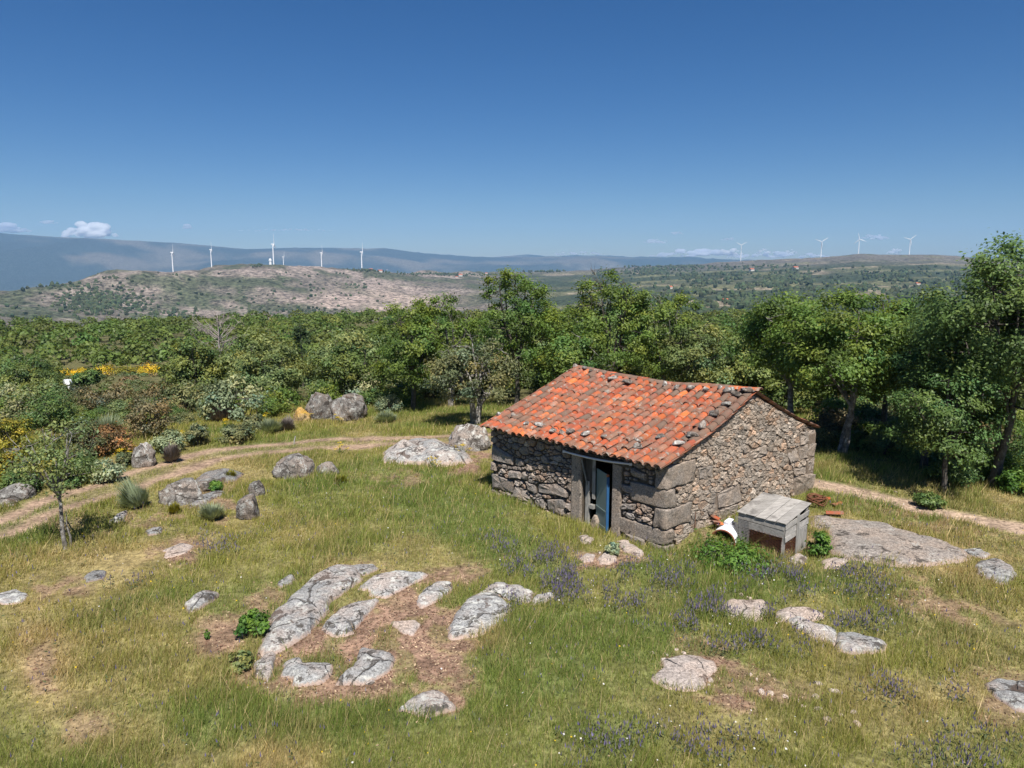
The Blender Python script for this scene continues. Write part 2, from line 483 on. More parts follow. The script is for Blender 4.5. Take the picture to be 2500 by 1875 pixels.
# zoomed-region coordinates -> photo pixels
def zr(pts, s, x0, y0): return [(x0 + a * s, y0 + b * s) for a, b in pts]
R1 = lambda p: zr(p, 0.4521, 400, 1340)
R2 = lambda p: zr(p, 0.4521, 1500, 1340)
R5 = lambda p: zr(p, 0.2712, 1900, 1100)
R4 = lambda p: zr(p, 0.1808, 900, 1000)
OUTCROPS = [  # (picture outline, height, tone, edge, label)
    (R1([(900, 110), (960, 95), (1045, 150), (1040, 185), (960, 250), (870, 340), (800, 440), (690, 520), (600, 550), (520, 580), (510, 560), (560, 480), (580, 380), (650, 310), (740, 230), (830, 150)]), 0.26, 1.0, 'long lichen-blotched granite slab, largest of the outcrop in the grass'),
    (R1([(985, 96), (1060, 92), (1140, 90), (1165, 105), (1100, 138), (1058, 148), (1040, 140)]), 0.1, 0.85, 'dark flat rock at the upper end of the long lichen-blotched slab'),
    (R1([(1070, 205), (1150, 150), (1270, 130), (1400, 140), (1390, 165), (1290, 215), (1190, 270), (1130, 250), (1090, 225)]), 0.15, 1.12, 'pale pink-rimmed slab just right of the long lichen-blotched slab'),
    (R1([(850, 450), (890, 390), (960, 330), (1080, 285), (1150, 285), (1120, 330), (1070, 390), (1020, 460), (930, 480)]), 0.18, 1.08, 'tapering grey slab pointing at the pale pink-rimmed slab above it'),
    (R1([(1375, 280), (1420, 220), (1490, 180), (1555, 185), (1550, 215), (1500, 270), (1410, 315)]), 0.12, 1.12, 'narrow clean oblong slab lying alone in the reddish soil'),
    (R1([(1230, 400), (1300, 395), (1370, 390), (1375, 430), (1340, 470), (1280, 450)]), 0.07, 1.2, 'small pale heart-shaped rock in the middle of the outcrop'),
    (R1([(1550, 430), (1580, 380), (1610, 310), (1680, 260), (1800, 255), (1860, 290), (1865, 330), (1830, 390), (1760, 440), (1680, 470), (1560, 475)]), 0.24, 1.1, 'rounded oval lichen-spotted rock at the right of the outcrop'),
    (R1([(1715, 240), (1790, 190), (1900, 200), (2000, 240), (1985, 290), (1920, 290), (1870, 268), (1800, 250)]), 0.12, 1.1, 'bare pinkish slab touching the rounded oval rock'),
    (R1([(1985, 290), (2010, 255), (2090, 240), (2110, 260), (2060, 290), (1990, 310)]), 0.08, 1.12, 'small pinkish slab at the far right tip of the outcrop'),
    (R1([(490, 640), (540, 590), (600, 560), (603, 620), (590, 680), (550, 720), (495, 680)]), 0.2, 1.0, 'stubby rock at the lower end of the long lichen-blotched slab'),
    (R1([(650, 635), (720, 590), (760, 620), (830, 630), (900, 625), (890, 680), (840, 730), (740, 740), (690, 690), (650, 690)]), 0.18, 1.05, 'jagged two-humped rock at the lower left of the outcrop'),
    (R1([(1070, 545), (1150, 555), (1255, 590), (1240, 640), (1170, 690), (1050, 740), (950, 720), (1010, 670), (1060, 610)]), 0.2, 1.0, 'wedge-shaped rock with a dark lichen band below the heart-shaped rock'),
    (R1([(1330, 830), (1400, 790), (1480, 780), (1560, 840), (1550, 880), (1440, 905), (1370, 900), (1260, 880)]), 0.16, 0.95, 'lone grey rock in the grass nearest the camera'),
    (R1([(110, 310), (170, 270), (230, 240), (290, 250), (260, 290), (190, 330), (140, 345)]), 0.22, 0.95, 'dark-spotted rock in the grass left of the leafy green plant'),
    (R1([(620, 190), (680, 150), (710, 155), (690, 190), (630, 212)]), 0.12, 0.8, 'small dark rock above the long lichen-blotched slab'),
    (R2([(575, 325), (620, 285), (720, 280), (800, 290), (820, 340), (780, 385), (700, 390), (610, 360)]), 0.13, 1.2, 'bare pinkish slab among the purple flowers'),
    (R2([(880, 345), (960, 315), (1080, 335), (1130, 370), (1060, 395), (960, 385), (890, 400)]), 0.1, 1.2, 'low pinkish slab beside the slab among the purple flowers'),
    (R2([(925, 395), (990, 365), (1080, 410), (1190, 440), (1190, 525), (1100, 492), (990, 435)]), 0.13, 1.12, 'long bare slab running down to the grey end slab'),
    (R2([(1190, 525), (1210, 460), (1280, 455), (1420, 490), (1465, 520), (1440, 560), (1290, 572), (1210, 552)]), 0.15, 0.98, 'grey end slab of the bare row right of the purple flowers'),
    (R2([(260, 600), (380, 575), (530, 600), (560, 640), (500, 690), (480, 750), (380, 770), (270, 730), (215, 690), (270, 650)]), 0.08, 1.2, 'pale crumbling rock with loose chips in the dry grass'),
    (R2([(2005, 740), (2080, 705), (2212, 715), (2330, 745), (2330, 910), (2150, 870), (2050, 790)]), 0.12, 0.95, 'flat grey slab cut off by the right edge of the photo'),
    (R5([(340, 590), (500, 600), (620, 650), (820, 635), (960, 660), (1100, 720), (1280, 770), (1450, 810), (1600, 900), (1690, 970), (1600, 990), (1400, 1012), (1200, 1020), (950, 985), (700, 940), (560, 925), (490, 830), (450, 740), (380, 660)]), 0.2, 0.84, 'broad low granite outcrop between the wooden hutch and the track'),
    (R5([(1660, 900), (1800, 888), (1900, 940), (1850, 972), (1740, 952)]), 0.07, 0.9, 'thin flat rock at the right end of the broad outcrop'),
    (R5([(1770, 1060), (1820, 1000), (1960, 990), (2090, 1060), (2150, 1130), (2050, 1200), (1930, 1170), (1830, 1120)]), 0.14, 0.85, 'mottled black and white rock right of the broad outcrop'),
    (R4([(190, 700), (250, 590), (400, 490), (640, 450), (900, 470), (1100, 550), (1240, 620), (1300, 700), (1200, 745), (900, 760), (500, 750)]), 0.62, 1.05, 'low domed granite outcrop left of the hut'),
    (zr([(655, 1265), (690, 1240), (740, 1245), (735, 1280), (680, 1285)], 0.4069, 1150, 850), 0.08, 1.35, 'smaller pale pink stone in front of the hut door'),
    (zr([(765, 1265), (800, 1235), (860, 1240), (870, 1275), (830, 1300), (775, 1295)], 0.4069, 1150, 850), 0.09, 1.35, 'larger pale pink stone in front of the hut door'),
    ([(1508, 1322), (1530, 1322), (1550, 1338), (1570, 1352), (1560, 1362), (1538, 1352), (1515, 1338)], 0.14, 1.3, 'rough pale rock against the foot of the hut front wall'),
    ([(1410, 1312), (1432, 1308), (1448, 1318), (1440, 1330), (1420, 1326)], 0.08, 1.35, 'pale doorstep stone at the left door jamb'),
    ([(1925, 1368), (1945, 1355), (1965, 1362), (1970, 1376), (1940, 1382)], 0.16, 1.35, 'pink lump of rock at the foot of the wooden hutch'),
    ([(2005, 1372), (2040, 1362), (2070, 1370), (2050, 1388), (2015, 1388)], 0.07, 1.3, 'pinkish flat stone right of the wooden hutch'),
    ([(0, 1450), (40, 1440), (65, 1455), (50, 1472), (10, 1478), (-30, 1465)], 0.06, 1.1, 'flat pale rock at the left edge of the photo'),
    ([(205, 1410), (230, 1396), (262, 1396), (255, 1412), (215, 1422)], 0.1, 0.7, 'low dark rock in the grass below the small tree'),
    ([(400, 1345), (440, 1328), (470, 1335), (450, 1352), (410, 1362)], 0.05, 1.25, 'bare pinkish rock patch worn through the grass'),
    ([(355, 1300), (375, 1290), (396, 1292), (390, 1304), (362, 1308)], 0.12, 0.8, 'small grey rock on the slope right of the small tree'),
    ([(268, 1276), (290, 1258), (312, 1250), (308, 1266), (282, 1280)], 0.14, 1.0, 'small white-faced rock beside the shadow of the small tree'),
    ([(470, 1178), (500, 1160), (545, 1150), (590, 1158), (580, 1172), (530, 1185), (490, 1190)], 0.3, 0.62, 'long dark lichen-covered slab next to the track'),
    ([(460, 1240), (490, 1212), (530, 1200), (550, 1206), (515, 1222), (490, 1240)], 0.12, 0.72, 'flat brown rock below the humped boulder'),
]
TRACK = [(-14.6 - 8, 13), (-15.2, 19.0), (-13.9, 22.4), (-11.9, 27.6), (-8.4, 29.6), (-4.3, 30.4), (0.5, 31.0), (5.0, 29.6), (8.3, 26.2), (10.6, 24.3), (12.6, 22.2), (14.8, 20.0), (19, 17.0), (26, 14)]
def smooth_line(P, n=6):
    P = np.array(P, float)
    out = []
    for i in range(len(P) - 1):
        p0, p1, p2, p3 = P[max(i - 1, 0)], P[i], P[i + 1], P[min(i + 2, len(P) - 1)]
        for t in np.linspace(0, 1, n, endpoint=False):
            out.append(0.5 * (2 * p1 + (p2 - p0) * t + (2 * p0 - 5 * p1 + 4 * p2 - p3) * t * t + (3 * p1 - p0 - 3 * p2 + p3) * t ** 3))
    out.append(P[-1])
    return np.array(out)
TRACK_L = smooth_line(TRACK)
OUT_W = [GP(o[0]) for o in OUTCROPS]                  # outlines on the land
def rock_mask(x, y, grow=0.0):
    m = np.zeros(np.shape(x), bool)
    for W in OUT_W:
        c = W[:, :2].mean(0); r = np.max(np.hypot(*(W[:, :2] - c).T)) + 1
        k = np.hypot(x - c[0], y - c[1]) < r
        if not k.any(): continue
        i = in_poly(x[k], y[k], W[:, :2])
        if grow: i |= dist_poly(x[k], y[k], W[:, :2]) < grow
        m[k] |= i
    return m
SOIL = [  # picture ellipses (cx, cy, rx, ry, tilt, strength) of bare reddish earth
    (900, 1545, 250, 75, -0.35, 0.95), (1010, 1600, 170, 70, -0.2, 0.95), (700, 1620, 90, 60, 0, 0.8), (880, 1660, 150, 45, -0.1, 0.8), (1050, 1420, 130, 40, -0.2, 0.8), (560, 1540, 90, 50, 0, 0.75), (1080, 1690, 110, 45, 0, 0.85),
    (640, 1465, 60, 40, 0, 0.6), (1800, 1675, 170, 45, 0.2, 0.8), (1690, 1600, 110, 45, 0.15, 0.85), (1920, 1690, 90, 30, 0.2, 0.6), (430, 1350, 90, 40, -0.3, 0.75), (130, 1420, 60, 24, 0, 0.6), (110, 1620, 45, 70, 0, 0.5),
    (190, 1770, 60, 45, 0, 0.45), (1450, 1370, 70, 25, 0, 0.9), (1540, 1355, 50, 22, 0.4, 0.9), (2050, 1340, 90, 30, 0.2, 0.7), (2300, 1480, 120, 28, 0.15, 0.6), (2250, 1420, 60, 20, 0.2, 0.5), (1150, 1120, 60, 28, 0.3, 0.9),
    (520, 1225, 110, 35, -0.3, 0.6), (330, 1270, 90, 22, -0.3, 0.5), (860, 1390, 50, 25, 0, 0.4), (1030, 1160, 180, 16, 0, 0.5), (1690, 1320, 50, 14, -0.5, 0.8), (2240, 1250, 240, 26, 0.3, 0.35), (2420, 1690, 90, 60, 0, 0.5), (130, 1290, 120, 30, -0.3, 0.4),
]
GREEN = [(1130, 1290, 220, 70, 0.4, 1), (1650, 1400, 150, 40, 0.1, 1), (1800, 1380, 120, 40, 0, 1), (330, 1480, 130, 35, -0.3, 0.9), (1300, 1620, 130, 90, -0.5, 0.9), (1560, 1560, 200, 50, 0.25, 0.9), (650, 1780, 220, 60, 0, 0.5), (1500, 1800, 160, 60, 0, 0.4),
         (800, 1240, 130, 50, 0.1, 0.6), (70, 1320, 80, 22, 0, 0.7), (1650, 1470, 160, 40, 0.1, 0.8), (2020, 1330, 50, 50, 0, 0.9), (2000, 1430, 200, 30, 0, 0.8), (900, 1330, 160, 40, 0, 0.5), (2250, 1520, 120, 35, 0.1, 0.6), (1010, 1740, 130, 40, 0, 0.7)]
DRY = [(120, 1650, 90, 130, 0, 0.9), (560, 1860, 260, 50, 0, 0.6), (2200, 1330, 260, 50, 0.25, 0.9), (60, 1420, 110, 60, 0, 0.5), (250, 1790, 160, 80, 0, 0.7), (1550, 1460, 120, 30, 0, 0.3), (2350, 1750, 170, 90, 0, 0.4), (1150, 1560, 130, 50, 0, 0.6), (260, 1370, 190, 40, -0.2, 0.7), (650, 1140, 300, 40, -0.2, 0.4), (2300, 1220, 260, 40, 0.3, 0.6), (1750, 1760, 240, 60, 0.1, 0.4)]
LAVENDER = [(1370, 1420, 110, 55, 0.3, 1), (1280, 1370, 90, 30, 0.3, 0.7), (1790, 1540, 150, 50, 0.2, 1), (1600, 1500, 130, 30, 0.1, 0.6), (1990, 1440, 200, 45, 0, 0.75), (1580, 1420, 90, 30, 0, 0.7), (2240, 1700, 110, 45, 0, 0.5), (1650, 1840, 200, 60, 0, 0.4), (2030, 1520, 140, 40, 0.1, 0.7), (1230, 1440, 60, 60, 0, 0.6), (1650, 1410, 60, 20, 0, 0.5), (2360, 1850, 140, 50, 0, 0.3), (330, 1430, 60, 20, 0, 0.3), (520, 1340, 70, 25, 0, 0.3)]
def blobs(u, v, lst, soft=0.5):
    r = np.zeros_like(u)
    for cx, cy, rx, ry, a, s in lst:
        dx, dy = u - cx, v - cy
        ca, sa = math.cos(a), math.sin(a)
        q = np.hypot((dx * ca + dy * sa) / rx, (-dx * sa + dy * ca) / ry)
        r = np.maximum(r, s * (1 - sstep(1 - soft, 1 + soft, q)))
    return r
def cover(x, y, z):
    """what grows where: soil, green, dry, track masks at land points"""
    u, v, dep = project(np.stack([x, y, z], -1))
    n1 = fbm(x / 1.6, y / 1.6, 4, 41)
    n2 = fbm(x / 0.5, y / 0.5, 3, 47)
    n3 = fbm(x / 5.0, y / 5.0, 3, 53)
    near = (1 - sstep(36, 46, np.hypot(x, y))) * (y > 2)
    wu, wv = (n1 - 0.5) * 170, (n2 - 0.5) * 90
    soil = blobs(u + wu, v + wv, SOIL) * near
    soil = np.clip(soil * 1.2 - sstep(0.46, 0.62, n2) * 0.7, 0, 1)
    green = np.clip(blobs(u + wu, v + wv, GREEN) * 0.95 + sstep(0.40, 0.62, n3) * 0.6 + sstep(0.45, 0.7, n1) * 0.25, 0, 1)
    dry = np.clip(blobs(u + wu, v + wv, DRY) * 0.75 + sstep(0.52, 0.68, fbm(x / 3.3, y / 3.3, 3, 61)) * 0.4, 0, 1)
    td = dist_poly(x, y, TRACK_L, False) + (n1 - 0.5) * 0.9
    rut = np.exp(-((np.abs(td) - 0.72) / 0.36) ** 2)
    tl = (1 - sstep(0.85, 1.3, td)) * (0.2 + 0.75 * rut)
    tr = (1 - sstep(0.3, 0.8, td)) * 0.95
    k_ = sstep(4, 9, x)
    track = np.clip(tl * (1 - k_) + tr * k_, 0, 1) * near * (0.75 + 0.5 * n2)
    return u, v, soil, green, dry, track, n1, n2, n3
C_SOIL = np.array([0.265, 0.17, 0.12]); C_TRACK = np.array([0.33, 0.235, 0.17]); C_GREEN = np.array([0.105, 0.13, 0.042]); C_MEAD = np.array([0.18, 0.165, 0.065]); C_DRY = np.array([0.30, 0.225, 0.11])
def mixc(a, b, t): return a + (b - a) * np.asarray(t)[:, None]
def build_land():
    th = np.concatenate([np.linspace(-math.pi, -0.80, 40, endpoint=False), np.linspace(-0.80, 0.80, 430), np.linspace(0.80, math.pi, 40)[1:]])
    rr = np.concatenate([np.geomspace(0.6, 9, 16, endpoint=False), np.geomspace(9, 46, 190, endpoint=False), np.geomspace(46, 11400, 270)])
    nt, nr = len(th), len(rr)
    TH, RR = np.meshgrid(th, rr)
    x, y = (RR * np.sin(TH)).ravel(), (RR * np.cos(TH)).ravel()
    z = terrain(x, y)
    u, v, soil, green, dry, track, n1, n2, n3 = cover(x, y, z)
    r = np.hypot(x, y)
    c = np.tile(C_MEAD, (len(x), 1))
    c = mixc(c, C_GREEN, green * 0.8)
    c = mixc(c, C_DRY, dry * 0.75)
    c = mixc(c, C_SOIL * 0.9, np.clip(soil, 0, 1))
    # forest floor and clearing
    ff = sstep(36, 50, r)
    c = mixc(c, np.array([0.10, 0.095, 0.045]), ff * 0.85)
    far = sstep(420, 700, r)
    # far land: left stony hill, right farmland, blue mountains
    left = sstep(0.05, -0.10, np.arctan2(x, y))
    rock = fbm(x / 150, y / 150, 5, 71)
    rk2 = fbm(x / 38, y / 38, 4, 77)
    hill = mixc(np.tile([0.135, 0.118, 0.095], (len(x), 1)), np.array([0.25, 0.205, 0.175]), sstep(0.46, 0.64, rock * 0.55 + rk2 * 0.45 + 0.02))
    hill = mixc(hill, np.array([0.055, 0.07, 0.035]), sstep(0.49, 0.57, fbm(x / 90, y / 90, 4, 83)) * 0.8)
    pat = vnoise(x / 130 + 0.35 * fbm(x / 60, y / 60, 2, 3), y / 70, 91)
    farm = mixc(np.tile([0.085, 0.09, 0.05], (len(x), 1)), np.array([0.135, 0.135, 0.07]), sstep(0.5, 0.56, pat))
    farm = mixc(farm, np.array([0.27, 0.22, 0.16]), sstep(0.72, 0.76, vnoise(x / 170, y / 90, 95)) * 0.8)
    farm = mixc(farm, np.array([0.04, 0.055, 0.03]), sstep(0.47, 0.54, fbm(x / 240, y / 110, 4, 99)) * 0.9)
    farm = mixc(farm, np.array([0.15, 0.13, 0.118]), sstep(2400, 3100, r) * 0.75 * sstep(0.2, 0.45, rk2))
    pc = project(np.stack([x, y, z], -1))
    pink = sstep(0.5, -0.4, np.abs((pc[0] - 930) / 330) + np.abs((pc[1] - 735) / 60) - 0.6) * sstep(700, 900, r)
    hill = mixc(hill, np.array([0.36, 0.28, 0.235]), pink * (0.55 + 0.45 * sstep(0.35, 0.6, rk2)) * 0.85)
    wl_ = left[:, None]
    fc = hill * wl_ + farm * (1 - wl_)
    mt = sstep(4200, 5600, r)
    mc = mixc(np.tile([0.04, 0.058, 0.06], (len(x), 1)), np.array([0.12, 0.115, 0.1]), sstep(0.48, 0.66, fbm(x / 600, y / 600, 5, 103)))
    fc = fc * (1 - mt[:, None]) + mc * mt[:, None]
    c = c * (1 - far[:, None]) + fc * far[:, None]
    V = np.stack([x, y, z], -1)
    i = np.arange(nr - 1)[:, None] * nt
    j = np.arange(nt - 1)[None, :]
    q = np.stack([i + j, i + j + 1, i + nt + j + 1, i + nt + j], -1).reshape(-1, 4)[:, ::-1]
    tm = track.reshape(nr, nt)
    fm = (tm[:-1, :-1] + tm[1:, 1:] + tm[1:, :-1] + tm[:-1, 1:]).ravel() / 4
    ctr = mixc(np.tile(np.array([0.30, 0.21, 0.15]), (len(x), 1)), np.array([0.36, 0.265, 0.195]), sstep(0, 8, x) * (0.6 + 0.6 * n1))
    ct = c + (ctr - c) * np.clip(track * 1.15, 0, 1)[:, None]
    cap = np.array([[nt - 1 - k, 0, 0] for k in range(0)])
    b = NB('land_material')
    p = b.pos()
    colr = b.attr('Col')
    fine = b.noise(p, 9, 5, 0.7)
    mid = b.noise(p, 1.3, 5, 0.65)
    dist = b.N('ShaderNodeVectorMath', operation='LENGTH'); b.L(p, dist.inputs[0])
    farf = b.step(dist.outputs['Value'], 250, 800)
    fnear = b.math('MULTIPLY', b.lerp(b.step(fine, 0.3, 0.7), 0.55, 1.5), b.lerp(b.step(mid, 0.3, 0.7), 0.7, 1.3))
    f1, f2 = b.noise(p, 0.10, 6, 0.8), b.noise(p, 0.018, 5, 0.7)
    ffar = b.math('MULTIPLY', b.lerp(b.step(f1, 0.38, 0.62), 0.25, 1.6), b.lerp(f2, 0.5, 1.5))
    mx = b.N('ShaderNodeMix', data_type='FLOAT')
    b.L(farf, mx.inputs[0]); b.L(fnear, mx.inputs[2]); b.L(ffar, mx.inputs[3])
    b.col(b.hsv(colr, val=mx.outputs[0]))
    b.p.inputs['Roughness'].default_value = 0.95
    b.p.inputs['Specular IOR Level'].default_value = 0.1
    b.bump(fine, 0.6, 0.05)
    def sub(name, sel):
        used = np.unique(sel)
        mp = np.full(len(V), -1); mp[used] = np.arange(len(used))
        me = np_mesh(name, V[used], mp[sel], b.m, True, ct[used])
        return mobj(name, me)
    tsel = fm > 0.33
    g = sub('ground', q[~tsel]); tag(g, 'grassy hilltop falling away to wooded slopes, hills and mountains', 'ground', kind='structure')
    t = sub('dirt_track', q[tsel]); tag(t, 'worn two-rut dirt track curving round the hut', 'track', kind='structure')
build_land()
# ------------------------------------------------------------------ rocks
M_ROCK = granite_mat('granite_rock', base=(0.27, 0.27, 0.265), warm=(0.33, 0.285, 0.255), edge=(0.40, 0.305, 0.255), dk=0.55, lk=0.54, lich=(0.50, 0.50, 0.46), s=1.3, crack=0.75)
M_ROCK_BARE = granite_mat('bare_granite', base=(0.33, 0.285, 0.255), warm=(0.37, 0.295, 0.245), dk=0.66, lk=0.63, edge=(0.41, 0.315, 0.265), s=1.3, crack=0.9)
M_BOULDER = granite_mat('boulder_granite', base=(0.19, 0.178, 0.165), warm=(0.25, 0.205, 0.172), dk=0.53, lk=0.53, lich=(0.46, 0.46, 0.43), s=1.3, crack=0.8)
M_SLAB = granite_mat('broad_slab_granite', base=(0.27, 0.24, 0.215), warm=(0.33, 0.27, 0.225), dk=0.55, lk=0.57, lich=(0.42, 0.41, 0.38), edge=(0.38, 0.29, 0.24), s=1.0)
M_LICHEN = granite_mat('orange_lichen_rock', base=(0.30, 0.22, 0.12), warm=(0.42, 0.25, 0.06), dk=0.6, lk=0.6)
def outcrop(W, h, tone, label, seed):
    h = h * 0.45
    n, K = 44, 9
    P = W[:, :2]
    seg = np.hypot(*(np.roll(P, -1, 0) - P).T)
    cum = np.concatenate([[0], np.cumsum(seg)])
    t = np.linspace(0, cum[-1], n, endpoint=False)
    Pc = np.vstack([P, P[:1]])
    O = np.stack([np.interp(t, cum, Pc[:, 0]), np.interp(t, cum, Pc[:, 1])], -1)
    O = (np.roll(O, 1, 0) + 2 * O + np.roll(O, -1, 0)) / 4
    c = O.mean(0)
    O = c + (O - c) * 1.10
    size = np.sqrt(np.prod(np.ptp(O, 0)))
    O = O + (fbm(O[:, :1] * 4 / size, O[:, 1:] * 4 / size, 3, seed) - 0.5) * 0.20 * size * np.ones((1, 2))
    Vs, ed = [], []
    for k in range(K + 1):
        s = 1.08 if k == 0 else 1 - (k - 1) / (K - 0.35)
        R = c + (O - c) * s
        zz = terrain(R[:, 0], R[:, 1])
        if k == 0: zz = zz - 0.18; hh = 0
        else:
            hh = h * (1 - s ** 5.0) ** 0.7
            rg = (fbm(R[:, 0] * 3.1 / size ** .5, R[:, 1] * 3.1 / size ** .5, 4, seed + 5) - 0.5)
            cr = np.abs(fbm(R[:, 0] * 1.7 / size ** .5, R[:, 1] * 1.7 / size ** .5, 3, seed + 9) - 0.5)
            hh = hh * (1 + 1.7 * rg) + h * 0.25 * np.minimum(cr * 8, 1) * (1 - s ** 4) - (0.015 if k == 1 else 0) + 0.02
        Vs.append(np.stack([R[:, 0], R[:, 1], zz + hh], -1))
        ed.append(np.full(n, 1.0 if k <= 1 else max(0, 1 - (k - 1) / 2.2)))
    V = np.concatenate(Vs + [np.array([[c[0], c[1], 0]])])
    V[-1, 2] = Vs[-1][:, 2].mean()
    ed = np.concatenate(ed + [[0]])
    i = np.arange(K)[:, None] * n
    j = np.arange(n)[None, :]
    q = np.stack([i + j, i + (j + 1) % n, i + n + (j + 1) % n, i + n + j], -1).reshape(-1, 4)
    tr = np.stack([K * n + np.arange(n), K * n + (np.arange(n) + 1) % n, np.full(n, (K + 1) * n)], -1)
    area = 0.5 * np.sum(O[:, 0] * np.roll(O[:, 1], -1) - np.roll(O[:, 0], -1) * O[:, 1])
    if area < 0: q, tr = q[:, ::-1], tr[:, ::-1]
    zc = ground_z(*c)
    V = V - np.array([c[0], c[1], zc])
    wide = label.startswith('broad low')
    if wide: tone = 0.95
    me = np_mesh('rock', V, [q, tr], M_SLAB if wide else M_ROCK_BARE if tone >= 1.19 else M_ROCK, True, np.full((len(V), 3), min(tone, 1.1)), {'edge': ed * 0.78})
    o = mobj('rock', me, loc=(c[0], c[1], zc))
    tag(o, label, 'rock', 'granite rocks showing through the grass')
for k, ((pts, h, tone, lab), W) in enumerate(zip(OUTCROPS, OUT_W)):
    outcrop(W, h, tone, lab, 200 + 7 * k)
def ico(sub=3):
    bm = bmesh.new()
    bmesh.ops.create_icosphere(bm, subdivisions=sub, radius=1.0)
    V = np.array([v.co[:] for v in bm.verts]); T = np.array([[v.index for v in f.verts] for f in bm.faces])
    bm.free()
    return V, T
ICO2, ICO3, ICO1 = ico(2), ico(4), ico(1)
def n3(V, s, seed, o=3):
    return (fbm(V[:, 0] * s + V[:, 2] * 0.7 * s, V[:, 1] * s - V[:, 2] * 0.6 * s, o, seed) + fbm(V[:, 2] * s + 5, V[:, 0] * s * 0.8 - V[:, 1] * s * 0.5, o, seed + 3)) / 2 - 0.5
def boulder_mesh(seed, sx, sy, sz, mat, tone=1.0, rough=0.55, flat=0.35, base=ICO3, tilt=0.0, name='boulder'):
    V, T = base
    D = V.copy()
    r = 1 + rough * n3(V, 1.3, seed) * 2 + rough * 0.5 * n3(V, 4.5, seed + 11) * 2 + rough * 0.22 * n3(V, 11, seed + 19) * 2
    # a few cleaved planes
    rg = np.random.default_rng(seed)
    P = D * r[:, None]
    for _ in range(5):
        d = rg.normal(size=3); d[2] = abs(d[2]) * 0.6; d /= np.linalg.norm(d)
        k = P @ d
        lim = rg.uniform(0.62, 0.85)
        P = P - np.maximum(k - lim, 0)[:, None] * d * 0.85
    P[:, 2] = np.where(P[:, 2] < -flat, -flat + (P[:, 2] + flat) * 0.2, P[:, 2])
    P = P * np.array([sx, sy, sz])
    P[:, 2] -= P[:, 2].min()
    if tilt:
        c, s = math.cos(tilt), math.sin(tilt)
        P = np.stack([P[:, 0] * c - P[:, 2] * s, P[:, 1], P[:, 0] * s + P[:, 2] * c], -1)
    return np_mesh(name, P, T, mat, True, np.full((len(P), 3), tone))
def boulder(u, v, wpx, hpx, label, seed, tone=1.0, depth=0.8, mat=None, sink=0.15, rough=0.5, tilt=0.0):
    g = G(u, v)
    s = np.hypot(g[1], g[2] - CAM_H) / F_PX
    W, Hh = wpx * s, hpx * s
    me = boulder_mesh(seed, W / 2 * 1.08, W / 2 * depth, Hh / 1.15, mat or M_BOULDER, tone, rough, tilt=tilt)
    V = np.empty(len(me.vertices) * 3, np.float32); me.vertices.foreach_get('co', V); V = V.reshape(-1, 3)
    V *= np.array([W / np.ptp(V[:, 0]), W * depth / np.ptp(V[:, 1]), Hh * (1 + sink) / np.ptp(V[:, 2])], np.float32)
    me.vertices.foreach_set('co', V.ravel()); me.update()
    o = mobj('boulder', me, loc=(g[0], g[1] + W * depth * 0.3, g[2] - Hh * sink))
    tag(o, label, 'boulder', 'granite boulders standing in the field')
    return o
boulder(440, 1232, 112, 52, 'big humped boulder beside the leaning broom bush', 2, 0.85, 0.8)
boulder(492, 1200, 60, 22, 'dark shoulder of rock behind the humped boulder', 4, 0.75, 0.8)
boulder(712, 1166, 98, 52, 'squarish grey boulder in the grass beyond the track bend', 3, 0.85)
boulder(803, 1158, 62, 30, 'small tilted slab right of the squarish grey boulder', 5, 1.0, 0.5, tilt=0.2)
boulder(342, 1140, 62, 58, 'rounded bluish-grey boulder among the shrubs left of the track', 8, 1.0)
boulder(22, 1222, 84, 36, 'dark flat-topped boulder at the left edge of the photo', 9, 0.8)
boulder(10, 1236, 50, 16, 'low pale stone in front of the dark flat-topped boulder', 10, 1.1)
boulder(776, 1026, 78, 66, 'left one of the two big boulders standing together', 12, 0.75, 0.9)
boulder(848, 1026, 100, 62, 'right and wider one of the two big boulders standing together', 14, 0.75, 0.9)
boulder(733, 1028, 48, 34, 'orange-lichened rock at the foot of the two big boulders', 15, 1.0, mat=M_LICHEN)
boulder(602, 1268, 58, 58, 'upright pointed dark boulder in the middle of the meadow', 17, 0.7, 0.9)
boulder(626, 1210, 40, 34, 'dark stone peeping out behind the pointed boulder', 18, 0.65)
boulder(1146, 1098, 108, 62, 'big lichened boulder under the gnarled oak beside the hut', 21, 1.1, 0.8)
boulder(1165, 1098, 26, 16, 'small white stone in front of the big lichened boulder', 23, 1.5)
boulder(1038, 1080, 16, 10, 'tiny grey stone at the edge of the track', 24, 1.1)
# loose chips lying on the worn soil
CHIP = [boulder_mesh(400 + k, 1, 0.8, 0.6, M_ROCK_BARE, 1.25, 0.5, base=ICO2, name='stone') for k in range(4)]
chips = R2([(205, 562), (280, 570), (335, 545), (375, 565), (265, 600), (300, 610), (345, 605), (370, 705), (410, 712), (440, 700), (460, 715), (510, 735), (520, 712), (395, 740), (795, 775), (845, 782), (920, 800), (990, 820), (1020, 850), (1100, 865), (1085, 800), (1100, 730), (1185, 770), (1290, 885), (1310, 945), (735, 680), (770, 705), (50, 525), (1230, 900), (1150, 925), (685, 250), (725, 268)])
chips += [(2185, 1201), (1465, 1350), (1720, 1338), (1525, 1345), (1490, 1352), (905, 1668), (1018, 1705)]
for k, (u, v) in enumerate(chips):
    g = G(u, v)
    o = mobj('stone', CHIP[k % 4], loc=(g[0], g[1], g[2] - 0.01))
    s = random.uniform(0.04, 0.085)
    o.scale = (s * random.uniform(0.9, 1.5), s, s)
    o.rotation_euler = (0, 0, random.uniform(0, 6))
    tag(o, 'pale stone chip lying loose on the worn soil', 'stone', 'loose stone chips on the soil')
